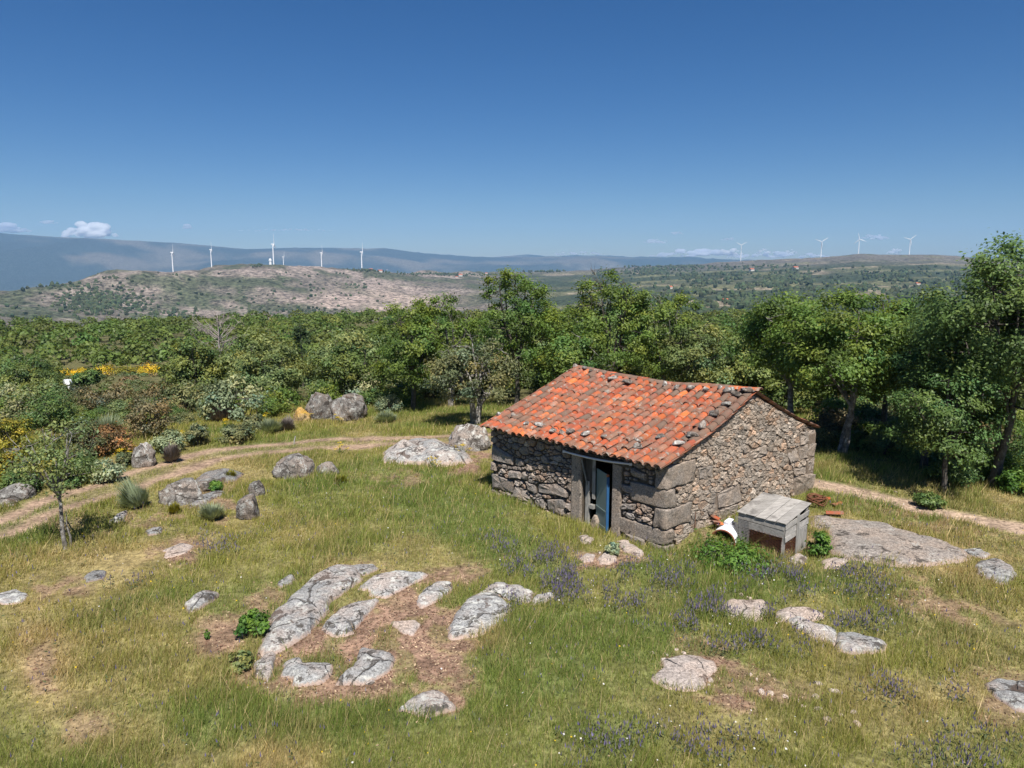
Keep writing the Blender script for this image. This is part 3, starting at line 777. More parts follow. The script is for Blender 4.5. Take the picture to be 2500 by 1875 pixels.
# ------------------------------------------------------------------ the stone hut
ZA, ZB, ZC = 2.33, 2.25, 2.00
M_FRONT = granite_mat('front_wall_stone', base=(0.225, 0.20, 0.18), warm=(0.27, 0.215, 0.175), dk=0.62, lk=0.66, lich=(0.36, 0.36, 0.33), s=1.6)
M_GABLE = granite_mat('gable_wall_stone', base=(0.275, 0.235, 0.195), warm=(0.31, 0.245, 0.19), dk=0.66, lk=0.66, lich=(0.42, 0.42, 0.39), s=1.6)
M_QUOIN = granite_mat('corner_granite', base=(0.275, 0.235, 0.20), warm=(0.305, 0.245, 0.195), dk=0.60, lk=0.62, s=1.8)
b = NB('joint_earth')
nn = b.noise(b.pos(), 14, 5, 0.7)
b.col(b.ramp(nn, [(0.3, (0.05, 0.04, 0.03)), (0.7, (0.14, 0.11, 0.08))])); b.bump(nn, 0.8, 0.03)
M_EARTH = b.m
b = NB('gable_mortar')
nn = b.noise(b.pos(), 16, 5, 0.75)
b.col(b.ramp(nn, [(0.3, (0.11, 0.085, 0.065)), (0.7, (0.30, 0.235, 0.18))])); b.bump(nn, 0.9, 0.03)
M_MORTAR = b.m
hut = empty('stone_hut', (HA[0], HA[1], 0))
tag(hut, 'old rubble-stone hut with an orange clay tile roof and a half-open door', 'hut')
HO = np.array([HA[0], HA[1], 0.0])
def v3(p2, z=0.0): return np.array([p2[0], p2[1], z])
def hut_child(o):                                   # world-built mesh under the hut's Empty
    return o
def hut_box(name, mat, parent, o, ax, ay, az, bev=0.0, jit=0.0):
    off = HO if parent is not None else 0
    return box_obj(name, mat, parent, np.asarray(o) - off, ax, ay, az, bev, jit)
def on_front(u, v):                                 # picture point on the front wall -> (s along, z)
    d = ray(u, v)
    # point (t*d) with (p-HA).N1 = 0
    t = (HA @ N1) / (d[:2] @ N1)
    p = d * t
    return float((p[:2] - HA) @ E1), CAM_H + p[2]
def on_gable(u, v):
    d = ray(u, v)
    t = (HA @ N2) / (d[:2] @ N2)
    p = d * t
    return float((p[:2] - HA) @ E2), CAM_H + p[2]
APEX_Z = z_at(1829, 962, ((HA + HC) / 2)[1])
RIDGE_Z0 = z_at(1412, 903, ((HB + HD) / 2)[1])      # left end
# ---- backing walls
TH = 0.52
d0, _ = on_front(1494, 1250); d1, _ = on_front(1419, 1240)
DTOP = on_front(1480, 1128)[1]
ZF = lambda s: ZA + (ZB - ZA) * s / L1
fw = empty('front_wall'); fw.parent = hut
gw = empty('gable_wall'); gw.parent = hut
def wall_prism(name, mat, parent, poly, P0, e, nrm, depth, inset):
    """poly in (s,z) on the wall through P0 along e; extruded inwards"""
    bm = bmesh.new()
    a = [bm.verts.new(Vector(tuple(v3(P0 + e * s - nrm * inset, z) - HO))) for s, z in poly]
    c = [bm.verts.new(Vector(tuple(v3(P0 + e * s - nrm * depth, z) - HO))) for s, z in poly]
    bm.faces.new(a); bm.faces.new(c[::-1])
    n = len(poly)
    for i in range(n): bm.faces.new([a[i], c[i], c[(i + 1) % n], a[(i + 1) % n]])
    return bm_obj(name, bm, mat, parent)
INS = 0.05
wall_prism('core', M_EARTH, fw, [(0.06, -0.6), (d0, -0.6), (d0, ZF(d0) - .05), (0.06, ZA - .05)], HA, E1, N1, TH, INS)
wall_prism('core', M_EARTH, fw, [(d1, -0.6), (L1 - 0.04, -0.6), (L1 - 0.04, ZB - .05), (d1, ZF(d1) - .05)], HA, E1, N1, TH, INS)
wall_prism('core', M_EARTH, fw, [(d0 + .002, DTOP + 0.16), (d1 - .002, DTOP + 0.16), (d1 - .002, ZF(d1) - .05), (d0 + .002, ZF(d0) - .05)], HA, E1, N1, TH, INS)
wall_prism('core', M_MORTAR, gw, [(TH + .01, -0.6), (L2 - 0.03, -0.6), (L2 - 0.03, ZC - 0.05), (L2 / 2, APEX_Z - 0.1), (TH + .01, ZA + (APEX_Z - ZA) * TH / (L2 / 2) - 0.1)], HA, E2, N2, TH, 0.02)
wall_prism('rear_wall', M_MORTAR, hut, [(-0.0, -0.8), (L1, -0.8), (L1, ZC - .06), (0, ZC - .06)], HC, unit2(HD - HC), -N1, TH, 0.0)
wall_prism('far_gable_wall', M_MORTAR, hut, [(TH + .01, -0.8), (L2 - TH - .01, -0.8), (L2 - TH - .01, ZC), (L2 / 2, RIDGE_Z0 - 0.12), (TH + .01, ZB)], HB, E2, -N2, TH, 0.0)
hut_box('floor', M_EARTH, hut, v3(HA + E1 * .5 + E2 * .5, -0.1), v3(E1 * (L1 - 1)), v3(E2 * (L2 - 1)), (0, 0, .08))
# ---- stone packing
def clip_half(poly, nx, ny, c):
    out = []
    n = len(poly)
    for i in range(n):
        a, q = poly[i], poly[(i + 1) % n]
        da, dq = a[0] * nx + a[1] * ny - c, q[0] * nx + q[1] * ny - c
        if da <= 0: out.append(a)
        if (da < 0 < dq) or (dq < 0 < da):
            t = da / (da - dq)
            out.append((a[0] + (q[0] - a[0]) * t, a[1] + (q[1] - a[1]) * t))
    return out
def pack(region, big, sizes, stretch, rng, spread=1.9):
    """power-diagram rubble inside convex-ish region around given big polygons"""
    S = stretch
    reg = [(x, y * S) for x, y in region]
    bigs = [[(x, y * S) for x, y in p] for p in big]
    xs = [p[0] for p in reg]; ys = [p[1] for p in reg]
    sites, rad, fixed = [], [], []
    for p in bigs:                                   # sub-sites line the inside of big stones
        P = np.array(p); c = P.mean(0)
        for i in range(len(P)):
            a, q = P[i], P[(i + 1) % len(P)]
            m = max(2, int(np.hypot(*(q - a)) / 0.10))
            for t in np.arange(m) / m:
                e = a + (q - a) * t
                dd = c - e
                dl = np.hypot(*dd)
                sites.append(e + dd / dl * min(0.06, dl * 0.8)); rad.append(min(0.06, dl * 0.8)); fixed.append(True)
        sites.append(c); rad.append(0.05); fixed.append(True)
    nfix = len(sites)
    for (r0, r1, tries) in sizes:
        for _ in range(tries):
            r = rng.uniform(r0, r1)
            p = np.array([rng.uniform(min(xs), max(xs)), rng.uniform(min(ys), max(ys))])
            if not in_poly(p[:1], p[1:], reg)[0]: continue
            A = np.array(sites) if sites else np.zeros((0, 2))
            if len(A):
                d = np.hypot(*(A - p).T)
                if (d < (np.array(rad) + r) * 0.94).any(): continue
            if any(in_poly(p[:1], p[1:], q)[0] or dist_poly(p[:1], p[1:], q)[0] < r * 0.8 for q in bigs): continue
            sites.append(p); rad.append(r); fixed.append(False)
    A, Rr = np.array(sites), np.array(rad)
    cells = []
    for i in range(nfix, len(A)):
        d = np.hypot(*(A - A[i]).T)
        poly = list(reg)
        for j in np.argsort(d)[1:60]:
            nx, ny = A[j] - A[i]
            c = ((A[j] @ A[j]) - (A[i] @ A[i]) + Rr[i] ** 2 - Rr[j] ** 2) / 2
            poly = clip_half(poly, nx, ny, c)
            if len(poly) < 3: break
        if len(poly) < 3: continue
        P = np.array(poly)
        # limit spread into holes
        k = np.maximum(1, np.hypot(*(P - A[i]).T) / (Rr[i] * spread))
        P = A[i] + (P - A[i]) / k[:, None]
        P[:, 1] /= S
        cells.append(P)
    return cells
def stone_mesh_np(P, rng, gap, bulge, depth=0.13, n=10, round_=0.12):
    P = np.asarray(P, float)
    seg = np.hypot(*(np.roll(P, -1, 0) - P).T)
    cum = np.concatenate([[0], np.cumsum(seg)])
    t = (np.arange(n) + rng.uniform(0, 1)) / n * cum[-1] % cum[-1]
    t.sort()
    for cc in cum[:-1]:                              # keep the corners
        t[int(np.argmin(np.abs(t - cc)))] = cc
    t.sort()
    Pc = np.vstack([P, P[:1]])
    O = np.stack([np.interp(t, cum, Pc[:, 0]), np.interp(t, cum, Pc[:, 1])], -1)
    sm = (np.roll(O, 1, 0) + O * 2 + np.roll(O, -1, 0)) / 4
    O = O * (1 - round_) + sm * round_
    c = O.mean(0)
    rr = np.hypot(*(O - c).T)
    O = c + (O - c) * np.maximum((rr - gap * rng.uniform(0.6, 1.5, n)) / rr, 0.3)[:, None]
    size = math.sqrt(max(np.prod(np.ptp(O, 0)), 1e-4))
    out = bulge * rng.uniform(0.3, 1.15)
    tx, ty = rng.normal(0, 0.10, 2)
    rings = [(1.0, -depth), (1.0, out * 0.15), (0.90, out * 0.7), (0.62, out)]
    V = []
    for s, o in rings:
        R = c + (O - c) * s
        dz = (R[:, 0] - c[0]) * tx + (R[:, 1] - c[1]) * ty if o > 0 else 0
        V.append(np.stack([R[:, 0], R[:, 1], np.full(n, o) + dz + (rng.normal(0, 0.05, n) * min(size, .3) if o > 0 else 0)], -1))
    V.append(np.array([[c[0], c[1], out * 1.05]]))
    V = np.concatenate(V)
    q = []
    for k in range(3):
        i = k * n; j = np.arange(n)
        q.append(np.stack([i + j, i + (j + 1) % n, i + n + (j + 1) % n, i + n + j], -1))
    q = np.concatenate(q)
    tr = np.stack([3 * n + np.arange(n), 3 * n + (np.arange(n) + 1) % n, np.full(n, 4 * n)], -1)
    return V, q, tr
def build_stones(cells, parent, P0, e, nrm, mat, gap, bulge, limit, rng, tone_rng, big=(), bigmat=None, tints=None):
    area = [0.5 * abs(np.sum(P[:, 0] * np.roll(P[:, 1], -1) - np.roll(P[:, 0], -1) * P[:, 1])) for P in cells]
    order = np.argsort(area)[::-1]
    rest = Geo()
    def place(V): return v3(P0, 0)[None] + np.outer(V[:, 0], v3(e)) + np.outer(V[:, 1], [0, 0, 1.0]) + np.outer(V[:, 2], v3(nrm)) - HO
    done = 0
    for P in big:
        P = np.array(P)
        V, q, t = stone_mesh_np(P, rng, gap * 0.9, bulge * 1.1, n=14, round_=0.25)
        tone = rng.uniform(0.92, 1.15)
        me = np_mesh('stone', place(V), [q, t], bigmat or mat, False, np.full((len(V), 3), tone))
        mobj('stone', me, parent); done += 1
    for k, i in enumerate(order):
        if area[i] < 0.0015: continue
        P = cells[i]
        sz = math.sqrt(area[i])
        V, q, t = stone_mesh_np(P, rng, min(gap, sz * 0.13), min(bulge, sz * 0.28), n=9)
        tone = rng.uniform(*tone_rng)
        ct = np.array([tone, tone, tone])
        if rng.random() < 0.2: ct = ct * np.array([1.1, 0.95, 0.85])
        if rng.random() < 0.05: ct = ct * 1.5
        if done < limit:
            me = np_mesh('stone', place(V), [q, t], mat, False, np.tile(ct, (len(V), 1)))
            mobj('stone', me, parent); done += 1
        else: rest.add(place(V), q, t, ct)
    if rest.n:
        o = mobj('small_stones', rest.mesh('small_stones', mat, False), parent)
        o['kind'] = 'stuff'
rg = np.random.default_rng(11)
f4 = lambda pts: [on_front(*p) for p in zr(pts, 0.226, 1180, 1040)]
f3 = lambda pts: [on_gable(*p) for p in zr(pts, 0.2893, 1580, 900)]
QUO = [(-0.45, 0.12, 0.55, 0.38), (0.12, 0.56, 1.62, 0.34), (0.56, 1.12, 0.40, 1.08), (1.12, 1.66, 1.22, 0.36), (1.66, 2.30, 0.42, 1.20)]   # z0, z1, along front, along gable
jr0, _ = on_front(1517, 1250); jl1, _ = on_front(1395, 1240)     # outer edges of the door jambs
def rect(s0, s1, z0, z1): return [(s0, z0), (s1, z0), (s1, z1), (s0, z1)]
clamp_l = lambda P: [(min(s, L1 - 0.01), z) for s, z in P]
big_left = [f4([(82, 182), (330, 330), (335, 425), (82, 360)]), f4([(82, 500), (330, 600), (320, 725), (82, 668)]), f4([(335, 645), (430, 670), (530, 800), (520, 845), (335, 755)]), f4([(580, 625), (800, 622), (920, 720), (920, 775), (590, 715)]),
            f4([(690, 790), (880, 785), (895, 1005), (690, 905)]), f4([(555, 765), (655, 790), (682, 905), (560, 855)]), f4([(290, 475), (400, 490), (412, 578), (285, 560)]), f4([(85, 375), (145, 400), (145, 490), (82, 485)]), f4([(440, 590), (560, 640), (570, 730), (470, 690)]), f4([(340, 340), (440, 370), (445, 440), (345, 425)])]
big_left = [clamp_l(P) for P in big_left]
big_right = [f4([(1490, 625), (1660, 650), (1660, 772), (1500, 700)]), f4([(1600, 440), (1770, 520), (1765, 600), (1600, 530)]), f4([(1480, 835), (1650, 842), (1640, 905), (1480, 905)]), f4([(1490, 1125), (1760, 1225), (1760, 1300), (1490, 1200)])]
occ_r = [rect(0, a, z0, z1) for z0, z1, a, _ in QUO] + [rect(d0 - .01, jr0, -0.5, DTOP + .2)]
SZ_F = [(0.15, 0.22, 90), (0.09, 0.14, 400), (0.055, 0.085, 800), (0.03, 0.05, 700)]
reg = [(jl1, -0.4), (L1 - 0.0, -0.4), (L1 - 0.0, ZB), (jl1, ZF(jl1))]
cl = pack(reg, big_left, SZ_F, 1.5, rg, 2.4)
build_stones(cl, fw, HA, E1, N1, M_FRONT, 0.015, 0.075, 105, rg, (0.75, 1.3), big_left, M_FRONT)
reg = [(0.0, -0.4), (jr0, -0.4), (jr0, ZF(jr0)), (0.0, ZA)]
big_right2 = [P for P in big_right if min(s for s, z in P) > 0.3]
cr = pack(reg, big_right2 + occ_r, SZ_F, 1.5, rg, 2.4)
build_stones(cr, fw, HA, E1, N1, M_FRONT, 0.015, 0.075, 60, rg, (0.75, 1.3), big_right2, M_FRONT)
# above the lintel
LB0, LB1 = on_front(1545, 1120)[0], on_front(1388, 1095)[0]
reg = [(0, 0), (L2, 0)]
zr_s = lambda s: ZA + (APEX_Z - ZA) * s / (L2 / 2) if s < L2 / 2 else APEX_Z + (ZC - APEX_Z) * (s - L2 / 2) / (L2 / 2)
reg = [(0.0, -0.35), (L2 - 0.01, -0.35), (L2 - 0.01, ZC), (L2 / 2, APEX_Z - 0.05), (0.0, ZA)]
clamp_g = lambda P: [(min(s, L2 - 0.02), z) for s, z in P]
big_g = [f3([(590, 1055), (780, 968), (800, 1120), (600, 1180)]), f3([(432, 842), (560, 812), (556, 922), (440, 932)]), f3([(1270, 662), (1418, 622), (1408, 738), (1290, 772)]), f3([(1352, 785), (1408, 745), (1398, 868), (1350, 880)]),
         f3([(1240, 905), (1400, 880), (1388, 1040), (1250, 1080)]), f3([(1230, 850), (1338, 828), (1338, 888), (1240, 905)]), f3([(865, 702), (1000, 642), (1010, 720), (870, 780)]), f3([(1290, 540), (1425, 510), (1420, 610), (1290, 650)]), f3([(1180, 690), (1260, 665), (1275, 760), (1200, 800)]), f3([(610, 1190), (760, 1140), (765, 1210), (640, 1260)]), f3([(400, 1290), (540, 1270), (560, 1330), (410, 1370)])]
big_g = [clamp_g(P) for P in big_g]
occ_g = [rect(0, g_, z0, z1) for z0, z1, _, g_ in QUO]
cg = pack(reg, big_g + occ_g, [(0.14, 0.21, 110), (0.09, 0.13, 700), (0.055, 0.08, 1500), (0.035, 0.05, 900)], 1.8, rg, 3.5)
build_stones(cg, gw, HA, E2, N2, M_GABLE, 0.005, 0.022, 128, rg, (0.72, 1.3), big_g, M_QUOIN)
# corner blocks
for k, (z0, z1, a, g_) in enumerate(QUO):
    bm = bmesh.new()
    o = v3(HA + N1 * 0.035 + N2 * 0.03, z0 + 0.012) - HO
    sx, sy, sz = a, g_, z1 - z0 - 0.024
    bmesh.ops.create_cube(bm, size=1.0)
    bmesh.ops.bevel(bm, geom=list(bm.edges), offset=0.06, segments=2, affect='EDGES', profile=0.6)
    bmesh.ops.subdivide_edges(bm, edges=[e for e in bm.edges if e.calc_length() > .3], cuts=5, use_grid_fill=True)
    for vt in bm.verts:
        p = np.array(vt.co) + 0.5
        n_ = fbm(p[0] * 3 + k * 7, p[1] * 3 + p[2] * 2.2, 3, 300 + k) - 0.5
        n2q = fbm(p[0] * 9 + k * 3, p[1] * 9 + p[2] * 7.2, 2, 330 + k) - 0.5
        p = p + (p - 0.5) * (n_ * 0.26 + n2q * 0.10)
        vt.co = Vector(tuple(o + v3(E1) * p[0] * sx + v3(E2) * p[1] * sy + np.array([0, 0, 1.0]) * p[2] * sz))
    ob = bm_obj('quoin', bm, M_QUOIN, gw, True)
    me = ob.data
    at = me.attributes.new('Col', 'FLOAT_COLOR', 'POINT')
    at.data.foreach_set('color', np.full(len(me.vertices) * 4, 0.80 + 0.04 * k, np.float32))
# ---- timber and door
def wood_mat(name, c0, c1, scale=(3, 3, 30)):
    b = NB(name)
    mp = b.N('ShaderNodeMapping'); mp.inputs['Scale'].default_value = scale
    b.L(b.obj(), mp.inputs[0])
    n = b.noise(mp.outputs[0], 1.5, 6, 0.7)
    n2 = b.noise(b.obj(), 2.5, 4, 0.6)
    c = b.ramp(n, [(0.3, c0), (0.7, c1)])
    c = b.mix(b.step(n2, 0.5, 0.7), c, tuple(0.75 * x for x in c0))
    c = b.hsv(c, val=b.lerp(b.rnd(), 0.8, 1.2))
    b.col(c); b.bump(n, 0.5, 0.01)
    b.p.inputs['Roughness'].default_value = 0.88
    return b.m
M_WOOD = wood_mat('weathered_grey_wood', (0.19, 0.18, 0.165), (0.40, 0.385, 0.36), (14, 14, 2.0))
M_WOODH = wood_mat('weathered_grey_board', (0.22, 0.205, 0.19), (0.42, 0.40, 0.37), (2.0, 14, 14))
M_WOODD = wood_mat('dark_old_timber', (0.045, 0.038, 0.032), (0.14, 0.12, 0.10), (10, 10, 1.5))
def jamb(s0, s1, z0, z1, out, dep, name='door_jamb'):
    o = hut_box(name, M_QUOIN, hut, v3(HA + E1 * s0 + N1 * out, z0), v3(E1 * (s1 - s0)), v3(-N1 * dep), (0, 0, z1 - z0), 0.025, 0.012)
    at = o.data.attributes.new('Col', 'FLOAT_COLOR', 'POINT')
    at.data.foreach_set('color', np.tile(np.array([0.92, 0.92, 0.92, 1], np.float32), len(o.data.vertices)))
jamb(d1 + 0.01, jl1 - 0.01, -0.5, DTOP + 0.14, 0.04, 0.56)
jamb(jr0 + 0.01, d0 - 0.006, -0.5, DTOP + 0.12, 0.05, 0.4)
hut_box('lintel', M_WOODD, hut, v3(HA + E1 * LB0 + N1 * 0.055, DTOP - 0.01), v3(E1 * (LB1 - LB0)), v3(-N1 * 0.4), (0, 0, 0.17), 0.012, 0.012)
hut_box('lintel', M_WOODD, hut, v3(HA + E1 * (LB0 + .1) + N1 * 0.02, DTOP + 0.17), v3(E1 * (LB1 - LB0 - .05)), v3(-N1 * 0.35), (0, 0, 0.15), 0.012, 0.012)
sA = on_front(1452, 1200)[0]; sB = on_front(1437, 1200)[0]
hut_box('door_post', M_WOOD, hut, v3(HA + E1 * (d1 - 0.20) - N1 * 0.09, -0.05), v3(E1 * 0.14), v3(-N1 * 0.07), (0.01, 0.0, 1.32), 0.006)
hut_box('door_plank', M_WOODD, hut, v3(HA + E1 * (d1 - 0.34) - N1 * 0.12, 0.95), v3(E1 * 0.32), v3(-N1 * 0.03), (0, 0, DTOP - 0.97), 0.004)
hut_box('door_plank', M_WOOD, hut, v3(HA + E1 * (d1 - 0.42) - N1 * 0.10, 0.78), v3(E1 * 0.11), v3(-N1 * 0.03), (0, 0, DTOP - 0.80), 0.004)
hut_box('door_block', M_WOOD, hut, v3(HA + E1 * (d1 - 0.40) - N1 * 0.06, 0.48), v3(E1 * 0.16), v3(-N1 * 0.1), (0, 0, 0.13), 0.01)
hut_box('leaning_stick', M_WOOD, hut, v3(HA + E1 * (d1 - 0.02) + N1 * 0.03, DTOP - 0.1), v3(E1 * 0.035), v3(-N1 * 0.03), v3(-E1 * 0.14 - N1 * 0.1, -0.75))
b = NB('door_paint_green')
nn = b.noise(b.obj(), 3, 5, 0.6)
b.col(b.mix(b.step(nn, 0.45, 0.75), (0.17, 0.225, 0.215), (0.22, 0.26, 0.245))); b.p.inputs['Roughness'].default_value = 0.5
M_DOORG = b.m
M_DOORB = plain('door_paint_blue', (0.028, 0.10, 0.23), 0.5, 0.2, 8)
M_KNOB = plain('rusty_knob', (0.32, 0.12, 0.05), 0.6, 0.3, 20)
dp1 = HA + E1 * (d0 + 0.12) + N1 * 0.12
_y = dp1[1] + 0.62
_r = ray(1455, 1240); dp0 = np.array([_r[0] / _r[1] * _y, _y])
dv = dp1 - dp0
dn = unit2(np.array([-dv[1], dv[0]])); dn = dn if dn @ E1 > 0 else -dn      # faces the left jamb
door = hut_box('door', M_DOORG, hut, v3(dp0, 0.02), v3(dv), v3(-dn * 0.035), (0, 0, 1.68), 0.004)
e_ = unit2(dv)
for (nm, mt, o, ax, ay, az) in (('edge_board', M_DOORB, v3(dp1 + e_ * 0.002 - dn * 0.075, 0.01), v3(e_ * 0.03), v3(dn * 0.075), (0, 0, 1.60)),
                                ('back_board', M_DOORB, v3(dp0 - dn * 0.05, 0.02), v3(dv), v3(-dn * 0.02), (0, 0, 1.6)),
                                ('rail', M_DOORG, v3(dp0 + dn * 0.004, 0.60), v3(dv * 0.98), v3(dn * 0.012), (0, 0, 0.02)),
                                ('rail', M_DOORG, v3(dp0 + dn * 0.004, 0.06), v3(dv * 0.98), v3(dn * 0.012), (0, 0, 0.08))):
    hut_box(nm, mt, door, o, ax, ay, az)
bm = bmesh.new(); bmesh.ops.create_uvsphere(bm, u_segments=10, v_segments=8, radius=0.05)
bmesh.ops.translate(bm, vec=Vector(tuple(v3(dp1 - dn * 0.04 - e_ * 0.01, 1.66) - HO)), verts=bm.verts)
bm_obj('knob', bm, M_KNOB, door, True)
M_POLE = plain('white_plastic', (0.62, 0.63, 0.66), 0.45, 0.12, 4)
g0 = Geo()
sp0, zp0 = on_front(1386, 1101); sp1, zp1 = on_front(1549, 1132)
pp = []
for t in np.linspace(0, 1, 9):
    q = v3(HA + E1 * (sp0 + (sp1 - sp0) * t) + N1 * 0.17, zp0 + (zp1 - zp0) * t + 0.02 - 0.05 * math.sin(math.pi * t))
    pp.append(q)
pp = np.array(pp)
g0.tube(pp - HO, np.full(9, 0.03), 8)
o = mobj('white_pole', g0.mesh('white_pole', M_POLE, True), hut)
bmx = bmesh.new()
for e2_, s_ in ((pp[0], 1), (pp[-1], 1)):
    bmesh.ops.create_cube(bmx, size=0.07, matrix=Matrix.Translation(Vector(tuple(e2_ - HO))))
bm_obj('pole_cap', bmx, M_POLE, o)
# big stone standing in the doorway
sk, _ = on_front(1452, 1300)
me = boulder_mesh(77, 0.2, 0.13, 0.30, M_QUOIN, 0.9, 0.3, name='door_stone')
o = mobj('boulder', me, loc=tuple(v3(HA + E1 * sk - N1 * 0.1, ground_z(*(HA + E1 * sk + N1 * .2)) - 0.08)))
tag(o, 'upright brown stone propped in the hut doorway beside the open door', 'boulder')
# ------------------------------------------------------------------ roof
b = NB('clay_tile')
p = b.pos()
t = b.attr('tone', 'Fac')
r_ = b.math('FRACT', b.math('ADD', b.rnd(), t))
c = b.ramp(r_, [(0.0, (0.38, 0.085, 0.04)), (0.25, (0.46, 0.105, 0.036)), (0.5, (0.31, 0.085, 0.05)), (0.68, (0.57, 0.15, 0.042)), (0.8, (0.40, 0.105, 0.05)), (0.9, (0.27, 0.105, 0.07)), (1.0, (0.40, 0.20, 0.13))])
n1_ = b.noise(p, 2.2, 6, 0.7)
n2_ = b.noise(p, 26, 4, 0.7)
c = b.hsv(c, val=b.math('MULTIPLY', b.lerp(n2_, 0.6, 1.4), b.lerp(b.math('FRACT', b.math('MULTIPLY', r_, 7.13)), 0.72, 1.22)))
edge_ = b.attr('edge', 'Fac')
wear = b.math('ADD', n1_, b.math('MULTIPLY', edge_, 0.13))
c = b.mix(b.math('MULTIPLY', b.step(wear, 0.49, 0.66), 0.8), c, (0.19, 0.12, 0.085))
n3_ = b.noise(p, 7, 6, 0.75)
c = b.mix(b.math('MULTIPLY', b.step(b.math('ADD', n3_, b.math('MULTIPLY', edge_, 0.08)), 0.60, 0.68), 0.75), c, (0.33, 0.31, 0.27))
c = b.mix(b.math('MULTIPLY', b.step(b.noise(p, 3.7, 6, 0.8), 0.63, 0.72), 0.8), c, (0.09, 0.07, 0.05))
c = b.mix(b.attr('old', 'Fac'), c, b.hsv(b.mix(n1_, (0.10, 0.07, 0.052), (0.20, 0.145, 0.11)), val=b.lerp(n2_, .6, 1.4)))
b.col(c); b.bump(n2_, 0.35, 0.008)
b.p.inputs['Roughness'].default_value = 0.85
M_TILE = b.m
OV, OG = 0.30, 0.06                                   # overhang at the eave and at the gables
rid0 = v3((HB + HD) / 2 - E2 * 0 + E1 * OG, RIDGE_Z0); rid1 = v3((HA + HC) / 2 - E1 * OG, APEX_Z + 0.03)
def roof_pt(s, t, side=0):
    """s 0 left .. 1 right, t 0 ridge .. 1 eave; side 0 front, 1 rear"""
    r0, r1 = rid0, rid1
    if side == 0:
        e0 = v3(HB + N1 * OV + E1 * OG, ZB - 0.02); e1 = v3(HA + N1 * OV - E1 * OG, ZA - 0.06)
    else:
        e0 = v3(HD - N1 * 0.2 + E1 * OG, ZC + 0.0); e1 = v3(HC - N1 * 0.12 - E1 * OG, ZC + 0.02)
    R = r0 + (r1 - r0) * s; E = e0 + (e1 - e0) * s
    P = R + (E - R) * t
    sag = -0.13 * math.sin(math.pi * s) * (1 - t) ** 1.2 - (0.03 + 0.07 * s * s) * math.sin(math.pi * t)
    wav = 0.03 * math.sin(9 * s + 4 * t) + 0.022 * math.sin(17 * s - 7 * t + 1)
    P = P.copy(); P[2] += sag + wav * (0.6 if side == 0 else 0.3) + 0.03
    return P
def roof_frame(s, t, side=0):
    e = 0.004
    ds = roof_pt(s + e, t, side) - roof_pt(s - e, t, side); dt = roof_pt(s, t + e, side) - roof_pt(s, t - e, side)
    X = ds / np.linalg.norm(ds); Y = dt / np.linalg.norm(dt)
    N = np.cross(Y, X); N = N if N[2] > 0 else -N
    N /= np.linalg.norm(N); X = np.cross(Y, N) if np.dot(np.cross(Y, N), X) > 0 else -np.cross(Y, N)
    return roof_pt(s, t, side), X, Y, N
def tile_np(w0, w1, ln, h, seg=7, up=True, th=0.014):
    """barrel tile along +Y (down-slope), width tapering w0 -> w1; verts, quads, edge flag"""
    V, ed = [], []
    for (y, w_) in ((0.0, w0), (ln * 0.5, (w0 + w1) / 2), (ln, w1)):
        for off in (0.0, -th):
            for k in range(seg + 1):
                a = math.pi * k / seg
                x = -math.cos(a) * (w_ / 2 + off); z = math.sin(a) * (h + off)
                V.append((x, y, z if up else -z)); ed.append(y / ln)
    V = np.array(V)
    n = seg + 1
    q = []
    for i in range(2):
        for k in range(seg):
            a = i * 2 * n + k
            q.append((a, a + 1, a + 2 * n + 1, a + 2 * n))
            q.append((a + n, a + n + 2 * n, a + n + 2 * n + 1, a + n + 1))
    for k in range(seg):
        a = 4 * n + k; q.append((a, a + 1, a + n + 1, a + n))
    for i in range(2):
        for k in (0, seg):
            a = i * 2 * n + k; q.append((a, a + 2 * n, a + 3 * n, a + n))
    return V, np.array(q), np.array(ed)
roof = empty('roof'); roof.parent = hut
COLS, ROWS = 25, 12
LROOF = L1 + 2 * OG
slope_len = np.linalg.norm(roof_pt(0.5, 1) - roof_pt(0.5, 0))
EXP = slope_len / ROWS
PITCH_T = LROOF / COLS
cover_meshes = []
for k in range(7):
    V, q, ed = tile_np(0.185 + 0.012 * (k % 3), 0.225 + 0.012 * (k % 3), EXP * 1.28, 0.078 + 0.006 * (k % 2))
    cover_meshes.append(np_mesh('roof_tile', V, q, M_TILE, True, None, {'tone': np.full(len(V), k * 0.143), 'edge': ed, 'old': np.zeros(len(V))}))
old_meshes = []
for k in range(3):
    V, q, ed = tile_np(0.19 + 0.012 * k, 0.23 + 0.01 * k, EXP * 1.28, 0.08)
    old_meshes.append(np_mesh('roof_tile', V, q, M_TILE, True, None, {'tone': np.full(len(V), k * 0.3), 'edge': ed, 'old': np.full(len(V), (0.9, 0.7, 0.8)[k])}))
def mat44(P, X, Y, N):
    return Matrix(((X[0], Y[0], N[0], P[0]), (X[1], Y[1], N[1], P[1]), (X[2], Y[2], N[2], P[2]), (0, 0, 0, 1)))
rt = random.Random(5)
def tile_matrix(s, t, side, lift, jit=1.0, tilt=0.05):
    P, X, Y, N = roof_frame(s, t, side)
    M = mat44(P + N * lift - HO, X, Y, N)
    return M @ Matrix.Rotation(rt.gauss(0, 0.034) * jit, 4, 'Z') @ Matrix.Rotation(tilt + rt.gauss(0, 0.012) * jit, 4, 'X') @ Matrix.Rotation(rt.gauss(0, 0.05) * jit, 4, 'Y') @ Matrix.Translation((rt.gauss(0, 0.006) * jit, rt.gauss(0, 0.016) * jit, 0))
